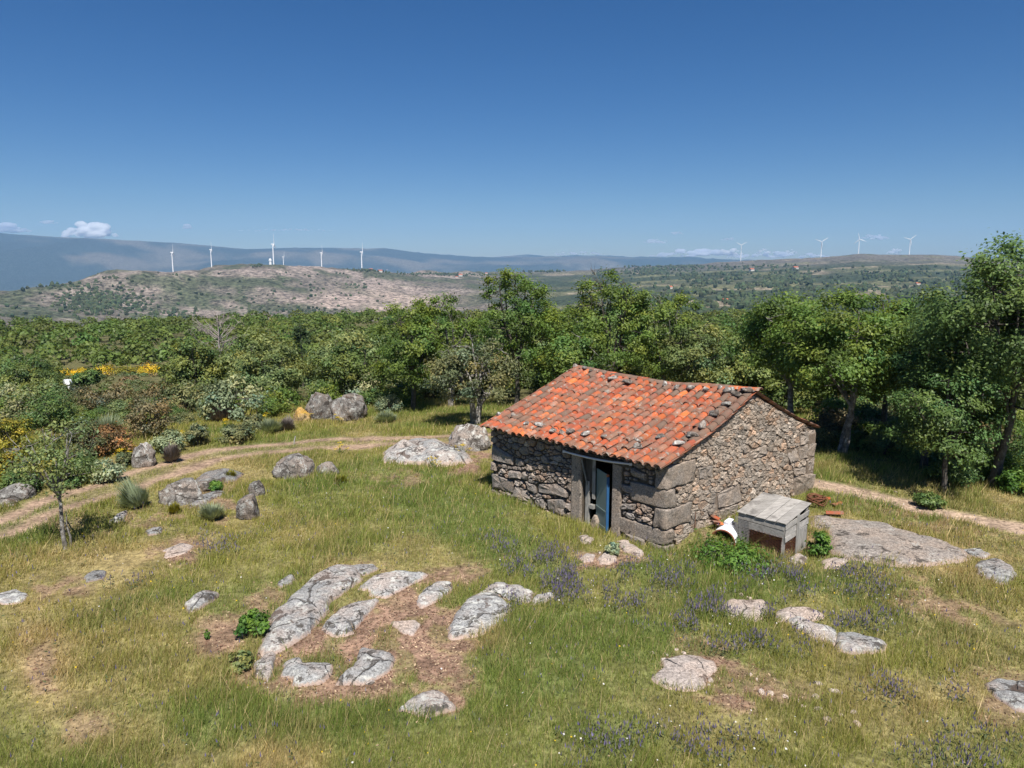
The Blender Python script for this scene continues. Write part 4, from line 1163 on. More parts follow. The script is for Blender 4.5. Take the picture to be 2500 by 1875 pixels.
for c_ in range(COLS):
    for r in range(ROWS):
        s = (c_ + 0.5) / COLS
        t = r / ROWS - 0.005
        messy = 3.2 if (r >= 9 and 15 <= c_ <= 20) else 1.0
        po = 0.03 + (0.75 if c_ >= 23 and r < 8 else 0) + (0.22 if r <= 1 else 0) + (0.3 if r >= 10 and c_ < 9 else 0) + (0.2 if c_ <= 1 else 0)
        o = bpy.data.objects.new('roof_tile', rt.choice(old_meshes if rt.random() < po else cover_meshes))
        link(o, roof)
        o.matrix_local = tile_matrix(s, t, 0, 0.045 + (0.02 if messy > 1 and rt.random() < .3 else 0), messy)
ch = Geo(); ct_, ce_ = [], []
def add_tile(gobj, M, w0, w1, ln, h, up, tone):
    V, q, ed = tile_np(w0, w1, ln, h, 5, up)
    A = np.array(M)
    gobj.add(V @ A[:3, :3].T + A[:3, 3], q)
    ct_.append(np.full(len(V), tone)); ce_.append(ed)
for c_ in range(COLS + 1):
    for r in range(ROWS):
        add_tile(ch, tile_matrix(min(max(c_ / COLS, 0.004), 0.996), r / ROWS - 0.01, 0, 0.062, 0.8), 0.20, 0.17, EXP * 1.3, 0.06, False, rt.random())
def finish(gobj, name, old=0.0):
    global ct_, ce_
    me = np_mesh(name, np.concatenate(gobj.V), np.concatenate(gobj.Q), M_TILE, True, None, {'tone': np.concatenate(ct_), 'edge': np.concatenate(ce_), 'old': np.full(gobj.n, old)})
    o = mobj(name, me, roof); o['kind'] = 'stuff'; ct_, ce_ = [], []
finish(ch, 'channel_tiles', 0.25)
rear = Geo()
for c_ in range(COLS):
    for r in range(10):
        add_tile(rear, tile_matrix((c_ + 0.5) / COLS, r / 10 - 0.005, 1, 0.045), 0.19, 0.23, EXP * 1.45, 0.08, True, rt.random())
        add_tile(rear, tile_matrix(min(max((c_ + 1) / COLS, 0.004), 0.99), r / 10 - 0.01, 1, 0.062), 0.2, 0.17, EXP * 1.45, 0.06, False, rt.random())
finish(rear, 'rear_tiles', 0.65)
for k in range(21):                                   # ridge tiles lie along the ridge
    s = (k + 0.0) / 21
    P = roof_pt(s, 0); Q = roof_pt(s + 1 / 21 if k < 20 else s + 0.04, 0)
    Y = (Q - P) / np.linalg.norm(Q - P); N = np.array([0, 0, 1.0]); X = np.cross(Y, N); X /= np.linalg.norm(X); N = np.cross(X, Y)
    o = bpy.data.objects.new('ridge_tile', rt.choice(old_meshes if rt.random() < .4 else cover_meshes)); link(o, roof)
    o.matrix_local = mat44(P - HO + N * 0.055, X, Y, N) @ Matrix.Rotation(rt.gauss(0, 0.05), 4, 'Z') @ Matrix.Rotation(0.03, 4, 'X') @ Matrix.Diagonal((1.15, 1.0, 1.0, 1))
# boards added under the tiles to block light through the roof
dk = Geo()
for side in (0, 1):
    ss, tt = np.linspace(0.012, 0.988, 14), np.linspace(0.0, 0.975, 9)
    P = np.array([[roof_pt(s, t, side) - HO - np.array([0, 0, 0.03]) for t in tt] for s in ss])
    Vt = np.concatenate([P.reshape(-1, 3), P.reshape(-1, 3) - np.array([0, 0, 0.035])])
    i, j = np.meshgrid(np.arange(13), np.arange(8), indexing='ij')
    a = (i * 9 + j).ravel()
    q = np.stack([a, a + 1, a + 10, a + 9], -1)
    m = 14 * 9
    rim = list(range(0, 9)) + [k * 9 + 8 for k in range(1, 14)] + [13 * 9 + k for k in range(7, -1, -1)] + [k * 9 for k in range(12, 0, -1)]
    rim = np.array(rim); rq = np.stack([rim, np.roll(rim, -1), np.roll(rim, -1) + m, rim + m], -1)
    dk.add(Vt, np.concatenate([q, q[:, ::-1] + m, rq]))
mobj('light_block_boards', dk.mesh('light_block_boards', M_WOODD), roof)
for k in range(8):                                    # rafter ends at the eave
    s = 0.05 + 0.9 * k / 7
    P, X, Y, N = roof_frame(s, 0.5, 0)
    o_ = roof_pt(s, 0.90) - HO - N * 0.16
    box_obj('rafter', M_WOODD, roof, o_ - Y * 0.4, X * 0.08, Y * 0.75, N * 0.07)
# stones weighing the tiles down
ROOF_GRID = np.array([[s, t, *roof_pt(s, t)] for s in np.linspace(0, 1, 81) for t in np.linspace(0, 1, 51)])
def on_roof(u, v):
    d = ray(u, v)
    pp_ = ROOF_GRID[:, 2:] - np.array([0, 0, CAM_H])
    i = int(np.argmin(np.linalg.norm(np.cross(pp_, d / np.linalg.norm(d)), axis=1)))
    return ROOF_GRID[i, 0], ROOF_GRID[i, 1]
def _unused(u, v):
    best = None
    d = ray(u, v)
    for s in np.linspace(0, 1, 61):
        for t in np.linspace(0, 1, 41):
            p = roof_pt(s, t) - np.array([0, 0, CAM_H])
            e = np.linalg.norm(np.cross(p, d / np.linalg.norm(d)))
            if best is None or e < best[0]: best = (e, s, t)
    return best[1], best[2]
ROOF_STONES = [  # zoom of the hut: x, y, width, height px, tone, label
    (632, 122, 30, 24, 1.5, 'white stone on the far top corner of the hut roof'), (690, 128, 34, 26, 0.85, 'brown stone on the ridge next to the white corner stone'), (718, 143, 26, 20, 0.95, 'small grey stone just below the far end of the ridge'),
    (790, 180, 30, 20, 1.1, 'small pale stone below the ridge, third of the top row from the far end'), (852, 195, 60, 26, 1.25, 'pale double stone below the ridge at the far third of the roof'), (940, 215, 70, 30, 0.75, 'wide mossy brown stone below the ridge, mid roof'),
    (1158, 232, 36, 36, 1.15, 'grey stone on the ridge, first of the five in a row towards the gable'), (1232, 245, 34, 34, 1.05, 'grey stone on the ridge, second of the five in a row towards the gable'), (1322, 247, 50, 40, 1.3, 'pointed triangular stone on the ridge'),
    (1412, 258, 48, 28, 1.2, 'pale speckled stone on the ridge, fourth of the five in a row'), (1497, 258, 38, 24, 1.5, 'white stone on the ridge near the gable'), (1555, 255, 60, 40, 0.85, 'big flat brown stone leaning on the ridge beside the gable peak'),
    (1592, 285, 62, 34, 0.72, 'mossy yellow-green stone below the gable peak'), (1655, 262, 90, 36, 1.0, 'largest flat grey stone, right on the gable peak'), (1540, 345, 70, 30, 0.7, 'flat dark stone on the gable edge of the tiles'),
    (1460, 410, 44, 44, 0.75, 'brown rounded stone a third of the way down the gable edge'), (1390, 475, 46, 46, 1.15, 'dark speckled upright stone near the gable edge'), (1330, 530, 66, 34, 0.8, 'brown stone on bright orange tiles near the gable edge'),
    (1252, 580, 66, 36, 1.5, 'white-blotched stone near the lower gable corner of the roof'), (1145, 545, 54, 30, 0.8, 'brown stone beside the broken tiles above the eave'), (1000, 605, 48, 40, 0.95, 'grey stone on the eave right of the broken tiles'),
    (1010, 573, 30, 18, 1.1, 'little grey stone just above the grey eave stone'), (690, 528, 56, 30, 1.25, 'long pale stone in the eave row over the white pole'), (600, 513, 52, 32, 1.1, 'third stone of the eave row counted from the far corner'),
    (545, 515, 40, 30, 1.2, 'second stone of the eave row counted from the far corner'), (490, 503, 50, 34, 0.85, 'brownish stone of the eave row between the pale ones'), (420, 478, 62, 34, 1.25, 'first big lichened stone of the eave row from the far corner'), (330, 462, 44, 26, 0.9, 'small stone of the eave row nearest the far corner'),
    (255, 415, 30, 24, 1.1, 'pale stone on the tiles near the far lower corner of the roof'), (165, 408, 40, 26, 0.95, 'stone at the far lower corner of the hut roof'), (800, 545, 40, 24, 0.75, 'dark stone low on the roof right of the long pale stone')]
for k, (zx, zy, wz, hz, tone, lab) in enumerate(ROOF_STONES):
    u, v = 1150 + zx * 0.4069, 850 + zy * 0.4069
    s, t = on_roof(u, v + hz * 0.2)
    P, X, Y, N = roof_frame(s, t)
    sc_ = np.linalg.norm(P - np.array([0, 0, CAM_H])) / F_PX * 0.4069
    W = wz * sc_ * 1.1
    me = boulder_mesh(900 + k, W / 2 * 1.15, W / 2 * rt.uniform(.6, .95), hz * sc_ / 1.7, M_BOULDER, tone * 1.1, 0.95, base=ICO2, name='stone')
    o = mobj('stone', me, loc=tuple(P + N * 0.10))
    o.rotation_euler = (rt.gauss(0, .1) - 0.15, rt.gauss(0, .12) + 0.12, rt.uniform(0, 0.7))
    tag(o, lab, 'stone', 'loose stones weighing down the roof tiles')
# ------------------------------------------------------------------ wooden hutch
FR = np.array([7.10, 18.30]); hx = np.array([-0.686, 0.727]) * 1.34; hy = unit2(np.array([0.96, 0.90])) * 1.32
hz0 = min(ground_z(*FR), ground_z(*(FR + hy)), ground_z(*(FR + hx))) - 0.02
hutch = empty('wooden_hutch', (FR[0], FR[1], 0))
tag(hutch, 'weathered grey plank hutch with wire mesh front beside the gable wall', 'hutch')
FO = v3(FR)
def hb(name, mat, o2, z, a, b_, c, parent=hutch, bev=0.006, jit=0.012):
    return box_obj(name, mat, parent, v3(o2, z) - FO, a, b_, c, bev, jit)
ux, uy = unit2(hx), unit2(hy)
lx, ly = 1.34, 1.32
ZF_, ZBk = 0.78, 1.03
for (fx, fy, top) in ((0.02, 0.02, ZF_), (lx - 0.09, 0.02, ZF_), (0.02, ly - 0.09, ZBk), (lx - 0.09, ly - 0.09, ZBk)):
    hb('leg', M_WOOD, FR + ux * fx + uy * fy, hz0 - 0.1, v3(ux * 0.07), v3(uy * 0.07), (0, 0, top - hz0 + 0.06))
for k in range(5):                                    # sloping lid boards run front to back
    wdt = (lx + 0.08) / 5
    o2 = FR - ux * 0.04 + ux * wdt * k - uy * 0.05
    hb('lid_board', M_WOODH, o2, ZF_ + 0.0 + random.uniform(-.006, .006), v3(ux * (wdt - 0.012)), v3(uy * (ly + 0.1), ZBk - ZF_), (0, 0, 0.028))
for k, (z, hh) in enumerate(((0.60, 0.165), (0.395, 0.195))):   # front boards
    hb('front_board', M_WOODH, FR - uy * 0.022 + ux * 0.01, z, v3(ux * (lx - 0.02)), v3(uy * 0.02), (0, 0, hh))
for k, (z, hh) in enumerate(((0.62, 0.15), (0.44, 0.17), (0.27, 0.16))):
    hb('side_board', M_WOODH, FR - ux * 0.022 + uy * 0.01, z, v3(ux * 0.02), v3(uy * (0.66 if k == 2 else ly - 0.02), (0.10 if k == 0 else 0.04)), (0, 0, hh))
hb('side_post', M_WOOD, FR - ux * 0.05 + uy * 0.60, hz0 - 0.05, v3(ux * 0.025), v3(uy * 0.13), (0, 0, 0.95 - hz0))
hb('side_panel', M_WOOD, FR - ux * 0.026 + uy * 0.72, hz0 - 0.06, v3(ux * 0.022), v3(uy * 0.5), (0, 0, 0.45 - hz0 + .08))
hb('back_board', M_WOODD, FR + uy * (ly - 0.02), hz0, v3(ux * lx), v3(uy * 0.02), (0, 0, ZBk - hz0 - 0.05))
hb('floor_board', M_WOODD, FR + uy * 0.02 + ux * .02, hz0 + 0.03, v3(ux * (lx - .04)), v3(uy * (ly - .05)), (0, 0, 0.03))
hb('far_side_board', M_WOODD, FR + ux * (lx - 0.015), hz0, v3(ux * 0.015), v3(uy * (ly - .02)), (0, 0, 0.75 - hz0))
M_WIRE = plain('galvanised_wire', (0.26, 0.25, 0.24), 0.6, 0.3, 30, 0.3)
M_RUST = plain('rusty_wire', (0.16, 0.065, 0.035), 0.8, 0.4, 30)
def mesh_panel(name, mat, P0, a, la, z0, z1, cell, rad, parent, hexa=False):
    g = Geo()
    nx, nz = max(2, int(la / cell)), max(2, int((z1 - z0) / cell))
    for i in range(nx + 1):
        x = la * i / nx
        pts = []
        for j in range(nz * 2 + 1):
            z = z0 + (z1 - z0) * j / (nz * 2)
            pts.append(v3(P0 + a * (x + (cell * 0.38 * (1 if (j // 1) % 2 else -1) * (1 if i % 2 else -1) if hexa else 0) + random.gauss(0, .003)), z) - FO)
        g.tube(np.array(pts), np.full(len(pts), rad), 4)
    if not hexa:
        for j in range(nz + 1):
            z = z0 + (z1 - z0) * j / nz
            pts = np.array([v3(P0 + a * la * t, z + random.gauss(0, .003)) - FO for t in np.linspace(0, 1, 5)])
            g.tube(pts, np.full(5, rad), 4)
    return mobj(name, g.mesh(name, mat), parent)
mesh_panel('wire_mesh', M_WIRE, FR + ux * 0.98 - uy * 0.04, ux, 0.42, hz0 + 0.05, 0.66, 0.04, 0.0055, hutch)
mesh_panel('rusty_wire_mesh', M_RUST, FR + ux * 0.08 - uy * 0.012, ux, 0.92, hz0 + 0.02, 0.42, 0.075, 0.0055, hutch, True)
mesh_panel('rusty_wire_mesh', M_RUST, FR - ux * 0.012 + uy * 0.06, uy, 0.54, hz0 + 0.02, 0.30, 0.075, 0.0055, hutch, True)
# ------------------------------------------------------------------ drum, bucket, coil, spare tiles
M_ENAMEL = plain('white_enamel', (0.72, 0.73, 0.78), 0.35, 0.08, 5, 0, 0.5)
M_RUSTRIM = plain('rusty_rim', (0.24, 0.085, 0.05), 0.8, 0.35, 18)
dc = G(1764, 1322)
dax = unit2(np.array([0.50, 0.62]))
dax = unit2(0.8 * E2 + 0.25 * hx / 1.34)
side = np.array([dax[1], -dax[0]])
drum = empty('metal_drum', (dc[0], dc[1], dc[2]))
tag(drum, 'white enamelled half drum lying open-ended between hutch and gable wall', 'drum')
def half_drum(r0, r1, ln, seg=18, a0=-0.15, a1=math.pi + 0.15):
    V, Q = [], []
    for (y, r) in ((0, r0), (ln * 0.5, (r0 + r1) / 2 + 0.005), (ln, r1)):
        for off in (0, -0.02):
            for k in range(seg + 1):
                a = a0 + (a1 - a0) * k / seg
                V.append(v3(dax * y + side * (-math.cos(a) * (r + off)), math.sin(a) * (r + off)))
    n = seg + 1
    for i in range(2):
        for k in range(seg):
            a = i * 2 * n + k
            Q += [(a, a + 1, a + 2 * n + 1, a + 2 * n), (a + n, a + 3 * n, a + 3 * n + 1, a + n + 1)]
    for k in range(seg):
        Q.append((k, k + n, k + n + 1, k + 1)); a = 4 * n + k; Q.append((a, a + 1, a + n + 1, a + n))
    return np.array(V), np.array(Q)
V, Q = half_drum(0.33, 0.33, 0.85)
mobj('shell', np_mesh('shell', V, Q, M_ENAMEL, True), drum)
g = Geo()
an = np.linspace(-0.15, math.pi + 0.15, 20)
g.tube(np.array([v3(-dax * 0.008 + side * (-math.cos(a) * 0.325), math.sin(a) * 0.325) for a in an]), np.full(20, 0.022), 6)
mobj('rim', g.mesh('rim', M_RUSTRIM, True), drum)
V, Q = half_drum(0.298, 0.298, 0.845)
mobj('lining', np_mesh('lining', V, Q, M_RUSTRIM, True), drum)
M_ORANGE = plain('orange_plastic', (0.55, 0.13, 0.03), 0.5, 0.25, 12)
top = dc + v3(dax * 0.42 - side * 0.12, 0.31)
bk = empty('broken_tile_heap', tuple(top)); bm = bmesh.new()
for k in range(4):
    V, q, ed = tile_np(0.16, 0.19, 0.26, 0.06, 6)
    me = np_mesh('tile_piece', V, q, M_TILE, True, None, {'tone': np.full(len(V), 0.6 + 0.1 * k), 'edge': ed})
    o = mobj('tile_piece', me, bk, (random.uniform(-.1, .1) - .05, random.uniform(-.08, .08), 0.02 + 0.035 * k))
    o.rotation_euler = (random.uniform(-.4, .4), random.uniform(-.4, .4), random.uniform(0, 3))
tag(bk, 'bright orange broken tiles heaped on the white drum', 'tiles')
bx_ = dc + v3(dax * 0.55 + side * 0.03, 0.31)
bm = bmesh.new(); frame_box(bm, (-0.11, -0.08, 0), (0.24, 0.04, 0.02), (-0.03, 0.16, 0), (0, 0, 0.13), 0.012, 0.01)
ob = bm_obj('white_canister', bm, M_ENAMEL, None, False, tuple(bx_))
ob.rotation_euler = (0.1, -0.15, 0.5)
tag(ob, 'small white canister lying on top of the white drum', 'canister')
# coil of rusty wire behind the hut corner
cw = G(1992, 1236)
g = Geo()
for k in range(16):
    a = np.linspace(0, 2 * math.pi, 22)
    r = random.uniform(0.18, 0.34); tl = random.uniform(-.7, .7); ph = random.uniform(0, 3)
    P = np.stack([np.cos(a) * r, np.sin(a) * r * math.cos(tl), np.abs(np.sin(a) * r * math.sin(tl)) + 0.04 + random.uniform(0, .22)], -1)
    c_, s_ = math.cos(ph), math.sin(ph)
    P = np.stack([P[:, 0] * c_ - P[:, 1] * s_, P[:, 0] * s_ + P[:, 1] * c_, P[:, 2]], -1)
    g.tube(P, np.full(22, 0.011), 4)
o = mobj('wire_coil', g.mesh('wire_coil', M_RUST, True), None, (cw[0], cw[1], cw[2]))
tag(o, 'tangled coil of rusty wire behind the hut corner', 'wire coil')
def loose_tiles(spots, what):
    for k, (u, v, ry, up, lab) in enumerate(spots):
        gpt = G(u, v)
        o = mobj('clay_tile', cover_meshes[(2 * k + 3) % 7], None, (gpt[0], gpt[1], gpt[2] + 0.03 + 0.03 * (k % 2)))
        o.rotation_euler = (random.uniform(-.15, .15), random.uniform(-.3, .3), ry)
        tag(o, lab, 'tile', 'spare clay tiles on the ground')
loose_tiles([(2012, 1228, 0.5, 1, 'orange tile on the ground closest to the wire coil'), (2026, 1224, 1.4, 1, 'orange tile lying crosswise beside the wire coil'), (2052, 1232, 2.2, 1, 'broken orange tile farthest from the wire coil'),
             (2016, 1258, -1.9, 1, 'long orange tile alone at the edge of the broad outcrop')], '')
g = Geo()
st = G(2042, 1236)
g.tube(np.array([[0, 0, -0.1], [0.01, 0, 0.18], [0.02, 0.01, 0.33]]), [0.014, 0.012, 0.01], 5)
o = mobj('stake', g.mesh('stake', M_WOODD), None, tuple(st)); tag(o, 'short dark stake among the spare tiles', 'stake')
g = Geo(); st = G(1696, 1300)
g.tube(np.array([[0, 0, -0.1], [0.0, 0, 0.3], [0.005, 0.0, 0.58]]), [0.010, 0.010, 0.009], 5)
o = mobj('iron_rod', g.mesh('iron_rod', M_RUST), None, tuple(st)); tag(o, 'thin rusty rod standing against the gable wall', 'rod')
for (u, v, hgt, lab) in ((717, 1086, 22, 'thin pale peg at the edge of the track'), (610, 1022, 26, 'pale leaning stick among the shrubs by the two big boulders')):
    g = Geo(); st = G(u, v); s = np.hypot(st[1], st[2] - CAM_H) / F_PX * hgt
    g.tube(np.array([[0, 0, -0.1], [0.1 * s, 0, s * .5], [0.25 * s, 0.0, s]]), [0.03, 0.03, 0.025], 5)
    o = mobj('stick', g.mesh('stick', M_WOODH), None, tuple(st)); tag(o, lab, 'stick')
# white vehicle half hidden in the scrub
M_WHITEP = plain('white_paint', (0.75, 0.75, 0.78), 0.4, 0.08, 3)
M_GLASSD = plain('dark_glass', (0.02, 0.025, 0.03), 0.15, 0.1, 3, 0, 0.6)
g0_ = ray(167, 928); g0_ = np.array([g0_[0] / g0_[1] * 96, 96.0, 0.0]); g0_[2] = ground_z(g0_[0], 96.0)
van = empty('white_van', tuple(g0_ + np.array([0, 0, -0.1])), 1.75)
tag(van, 'white van half hidden in the scrub of the clearing', 'van')
bm = bmesh.new()
prof = [(-2.1, 0.35), (-2.1, 1.75), (-1.9, 1.95), (0.9, 1.95), (1.5, 1.25), (2.1, 1.1), (2.2, 0.35)]
a = [bm.verts.new((x, -0.85, z)) for x, z in prof]; c = [bm.verts.new((x, 0.85, z)) for x, z in prof]
bm.faces.new(a); bm.faces.new(c[::-1])
for i in range(len(prof)): bm.faces.new([a[i], c[i], c[(i + 1) % 7], a[(i + 1) % 7]])
bmesh.ops.bevel(bm, geom=list(bm.edges), offset=0.06, segments=2, affect='EDGES')
bm_obj('body', bm, M_WHITEP, van)
for s_ in (-1, 1):
    box_obj('side_window', M_GLASSD, van, (-1.7, s_ * 0.853 - .005, 1.2), (2.3, 0, 0), (0, 0.01, 0), (0, 0, 0.5))
    for wx in (-1.3, 1.35):
        bm = bmesh.new(); bmesh.ops.create_cone(bm, cap_ends=True, segments=16, radius1=0.34, radius2=0.34, depth=0.22, matrix=Matrix.Translation((wx, s_ * 0.78, 0.34)) @ Matrix.Rotation(math.pi / 2, 4, 'X'))
        bm_obj('wheel', bm, M_GLASSD, van)
box_obj('rear_window', M_GLASSD, van, (-2.11, -0.65, 1.15), (0.01, 0, 0), (0, 1.3, 0), (0, 0, 0.5))
# ------------------------------------------------------------------ trees and shrubs
def leaf_mat(name, c, c2, trans=0.3, rough=0.55, spec=0.35, hv=0.03):
    b = NB(name)
    r = b.rnd()
    col = b.mix(r, c, c2)
    t = b.attr('Col')
    col = b.mix(1.0, col, t, 'MULTIPLY')
    b.p.inputs['Roughness'].default_value = rough
    b.p.inputs['Specular IOR Level'].default_value = spec
    b.leafy(col, trans)
    return b.m
M_OAK = leaf_mat('oak_leaf', (0.125, 0.20, 0.042), (0.155, 0.225, 0.052), 0.42)
M_OAKD = leaf_mat('oak_leaf_dark', (0.098, 0.165, 0.05), (0.115, 0.18, 0.055), 0.3, 0.5, 0.3)
M_FOREST = leaf_mat('forest_leaf', (0.105, 0.15, 0.038), (0.17, 0.215, 0.065), 0.34)
M_PALE = leaf_mat('pale_oak_leaf', (0.155, 0.205, 0.075), (0.19, 0.235, 0.095), 0.35)
M_OLIVE = leaf_mat('olive_scrub_leaf', (0.13, 0.15, 0.065), (0.16, 0.18, 0.095), 0.28)
M_SILVER = leaf_mat('silver_broom', (0.26, 0.31, 0.19), (0.32, 0.36, 0.24), 0.3)
M_BROWN = leaf_mat('brown_heath', (0.16, 0.14, 0.075), (0.20, 0.16, 0.09), 0.25)
M_RUSTY = leaf_mat('rusty_heath', (0.20, 0.115, 0.055), (0.22, 0.13, 0.06), 0.2)
M_TWIG = leaf_mat('dry_twigs', (0.15, 0.125, 0.112), (0.19, 0.15, 0.13), 0.15)
M_YELLOW = leaf_mat('yellow_blossom', (0.60, 0.43, 0.02), (0.64, 0.47, 0.025), 0.2)
M_YGREEN = leaf_mat('yellow_green_broom', (0.22, 0.22, 0.03), (0.27, 0.25, 0.035), 0.3)
M_PINE = leaf_mat('pine_needle', (0.045, 0.075, 0.025), (0.05, 0.08, 0.028), 0.15)
M_LUSH = leaf_mat('lush_leaf', (0.10, 0.20, 0.035), (0.115, 0.215, 0.04), 0.38)
b = NB('pale_bark')
n = b.noise(b.obj(), 7, 6, 0.75)
b.col(b.ramp(n, [(0.35, (0.07, 0.06, 0.05)), (0.52, (0.20, 0.185, 0.165)), (0.66, (0.42, 0.41, 0.39))])); b.bump(n, 0.8, 0.03)
M_BARK = b.m
b = NB('grey_bark')
n = b.noise(b.obj(), 6, 6, 0.75)
b.col(b.ramp(n, [(0.35, (0.035, 0.03, 0.025)), (0.6, (0.115, 0.10, 0.085)), (0.75, (0.24, 0.23, 0.21))])); b.bump(n, 0.8, 0.03)
M_BARKD = b.m
M_DEADW = plain('dead_wood', (0.30, 0.26, 0.24), 0.9, 0.3, 12)
def leaves_np(C, S, Nrm, rng, asp=0.55):
    """rhombic leaves: centres C, half-lengths S, normals Nrm"""
    n = len(C)
    a = rng.normal(size=(n, 3))
    X = np.cross(Nrm, a); X /= np.linalg.norm(X, axis=1)[:, None] + 1e-9
    Y = np.cross(Nrm, X); Y /= np.linalg.norm(Y, axis=1)[:, None] + 1e-9
    s = S[:, None]
    V = np.stack([C - X * s, C - Y * s * asp + X * s * 0.15, C + X * s, C + Y * s * asp + X * s * 0.15], 1).reshape(-1, 3)
    q = np.arange(n * 4).reshape(n, 4)
    return V, q
def make_tree(name, seed, H, cr, trunk_h, r0, n_cl, n_lf, leaf, mat, bark, rz=None, stems=1, lean=(0, 0), gap=0.25, cl_r=0.55, limbs=6, bare=0.0, bot=0.0, up=0.5, cz=None):
    """returns meshes (trunk, crown); base at the origin"""
    rng = np.random.default_rng(seed)
    W = Geo()
    zc0 = trunk_h * 0.75 + bot
    rz = rz or (H - zc0) / 2
    ctr = np.array([lean[0], lean[1], H - rz if cz is None else cz])
    nodes = []
    for sidx in range(stems):
        b0 = np.array([0, 0, -0.3]) + (np.array([rng.normal(0, min(.22, cr * .15)), rng.normal(0, min(.22, cr * .15)), 0]) if stems > 1 else 0)
        k = 6
        t = np.linspace(0, 1, k)[:, None]
        out = np.array([rng.normal(0, min(.35, cr * .22)), rng.normal(0, min(.35, cr * .22)), 0]) if stems > 1 else 0
        end = np.array([lean[0] * 0.35, lean[1] * 0.35, trunk_h]) + out
        P = b0 + (end - b0) * t + np.concatenate([rng.normal(0, 0.05, (k, 2)) * trunk_h * 0.35 * t, np.zeros((k, 1))], 1)
        rr = np.linspace(r0 * 1.15, r0 * 0.7, k) / math.sqrt(stems); rr[0] *= 1.4
        W.tube(P, rr, 8)
        for m in range(max(2, limbs // stems + 1)):
            ph = rng.uniform(0, 2 * math.pi) if stems > 1 else 2 * math.pi * (m + rng.uniform(-.3, .3)) / limbs
            el = rng.uniform(0.45, 1.25)
            st = P[-1] + (P[-2] - P[-1]) * rng.uniform(0, 0.9)
            tgt = ctr + np.array([math.cos(ph) * math.cos(el) * cr, math.sin(ph) * math.cos(el) * cr, math.sin(el) * rz]) * rng.uniform(0.55, 0.85)
            kk = 6
            tt = np.linspace(0, 1, kk)[:, None]
            mid = st + (tgt - st) * 0.5 + np.array([0, 0, -0.12 * np.linalg.norm(tgt - st)]) + rng.normal(0, 0.12, 3) * cr * .4
            Q = (1 - tt) ** 2 * st + 2 * tt * (1 - tt) * mid + tt ** 2 * tgt + rng.normal(0, 0.03, (kk, 3)) * tt * cr * .5
            W.tube(Q, np.linspace(r0 * 0.5, r0 * 0.12, kk) / math.sqrt(stems) + 0.006, 6)
            nodes += [(q, r0 * 0.5 * (1 - i / kk)) for i, q in enumerate(Q)][1:]
    NP = np.array([q for q, _ in nodes])
    # clump centres: lumpy shell of the crown
    cen = []
    tries = 0
    while len(cen) < n_cl and tries < n_cl * 40:
        tries += 1
        d = rng.normal(size=3); d /= np.linalg.norm(d)
        if d[2] < -0.75: continue
        lump = 0.80 + 0.5 * (vnoise(np.array([d[0] * 1.7 + seed]), np.array([d[1] * 1.7 + d[2] * 1.3]), seed)[0] - 0.3)
        rad = rng.uniform(0.12, 1.0) ** 0.42 * lump
        p = ctr + d * rad * np.array([cr, cr, rz])
        if p[2] < zc0 * 0.8: continue
        if cen and np.min(np.linalg.norm(np.array(cen) - p, axis=1)) < cl_r * gap * 2: continue
        cen.append(p)
    cen = np.array(cen)
    C, S, NN, T, HU = [], [], [], [], []
    for p in cen:
        i = int(np.argmin(np.linalg.norm(NP - p, axis=1) + np.maximum(0, NP[:, 2] - p[2]) * 0.8))
        st = NP[i]
        mid = (st + p) / 2 + rng.normal(0, 0.1, 3) * np.linalg.norm(p - st) - np.array([0, 0, 0.1]) * np.linalg.norm(p - st)
        tt = np.linspace(0, 1, 4)[:, None]
        Q = (1 - tt) ** 2 * st + 2 * tt * (1 - tt) * mid + tt ** 2 * p
        W.tube(Q, np.linspace(max(0.012, r0 * 0.16), 0.006, 4), 4)
        if rng.random() < bare:
            for _ in range(5):
                e = p + rng.normal(0, 0.5, 3) * cl_r
                W.tube(np.array([Q[2], (Q[2] + e) / 2 + rng.normal(0, .05, 3), e]), [0.012, 0.009, 0.004], 4)
            continue
        r = cl_r * rng.uniform(0.65, 1.3)
        m = int(n_lf * rng.uniform(0.7, 1.3) * (r / cl_r) ** 1.5)
        d = rng.normal(size=(m, 3)); d /= np.linalg.norm(d, axis=1)[:, None]
        rad = rng.uniform(0, 1, m) ** 0.45 * r * (1 + 0.35 * rng.normal(0, 1, m).clip(-1, 1.5))
        pos = p + d * rad[:, None] * np.array([1, 1, 0.72])
        oc = pos - ctr; oc /= np.linalg.norm(oc, axis=1)[:, None] + 1e-9
        nr = d * 0.45 + oc * 0.5 + np.array([0, 0, up]) + rng.normal(0, 0.42, (m, 3))
        nr /= np.linalg.norm(nr, axis=1)[:, None]
        C.append(pos); NN.append(nr); S.append(leaf * rng.uniform(0.6, 1.25, m)); T.append(np.clip(rng.normal(1, 0.2) + rng.normal(0, 0.22, m), 0.4, 1.8)); HU.append(np.full(m, rng.normal(1, 0.10)))
    C, NN, S, T = np.concatenate(C), np.concatenate(NN), np.concatenate(S), np.concatenate(T)
    V, q = leaves_np(C, S, NN, rng)
    HU = np.concatenate(HU)
    tc = np.repeat(np.stack([T * (1 + 0.25 * (T - 1)) * HU, T, T * 0.9 / HU], -1), 4, 0)
    return W.mesh('trunk', bark, True), np_mesh('crown', V, q, mat, False, tc)
def put_tree(name, meshes, loc, rz=0.0, sc_=1.0, label='', cat='tree', group=None, parts=('trunk', 'crown'), sz=None):
    e = empty(name, loc, rz)
    e.scale = (sc_, sc_, sz or sc_)
    for nm, me in zip(parts, meshes):
        mobj(nm, me, e)
    tag(e, label, cat, group)
    return e
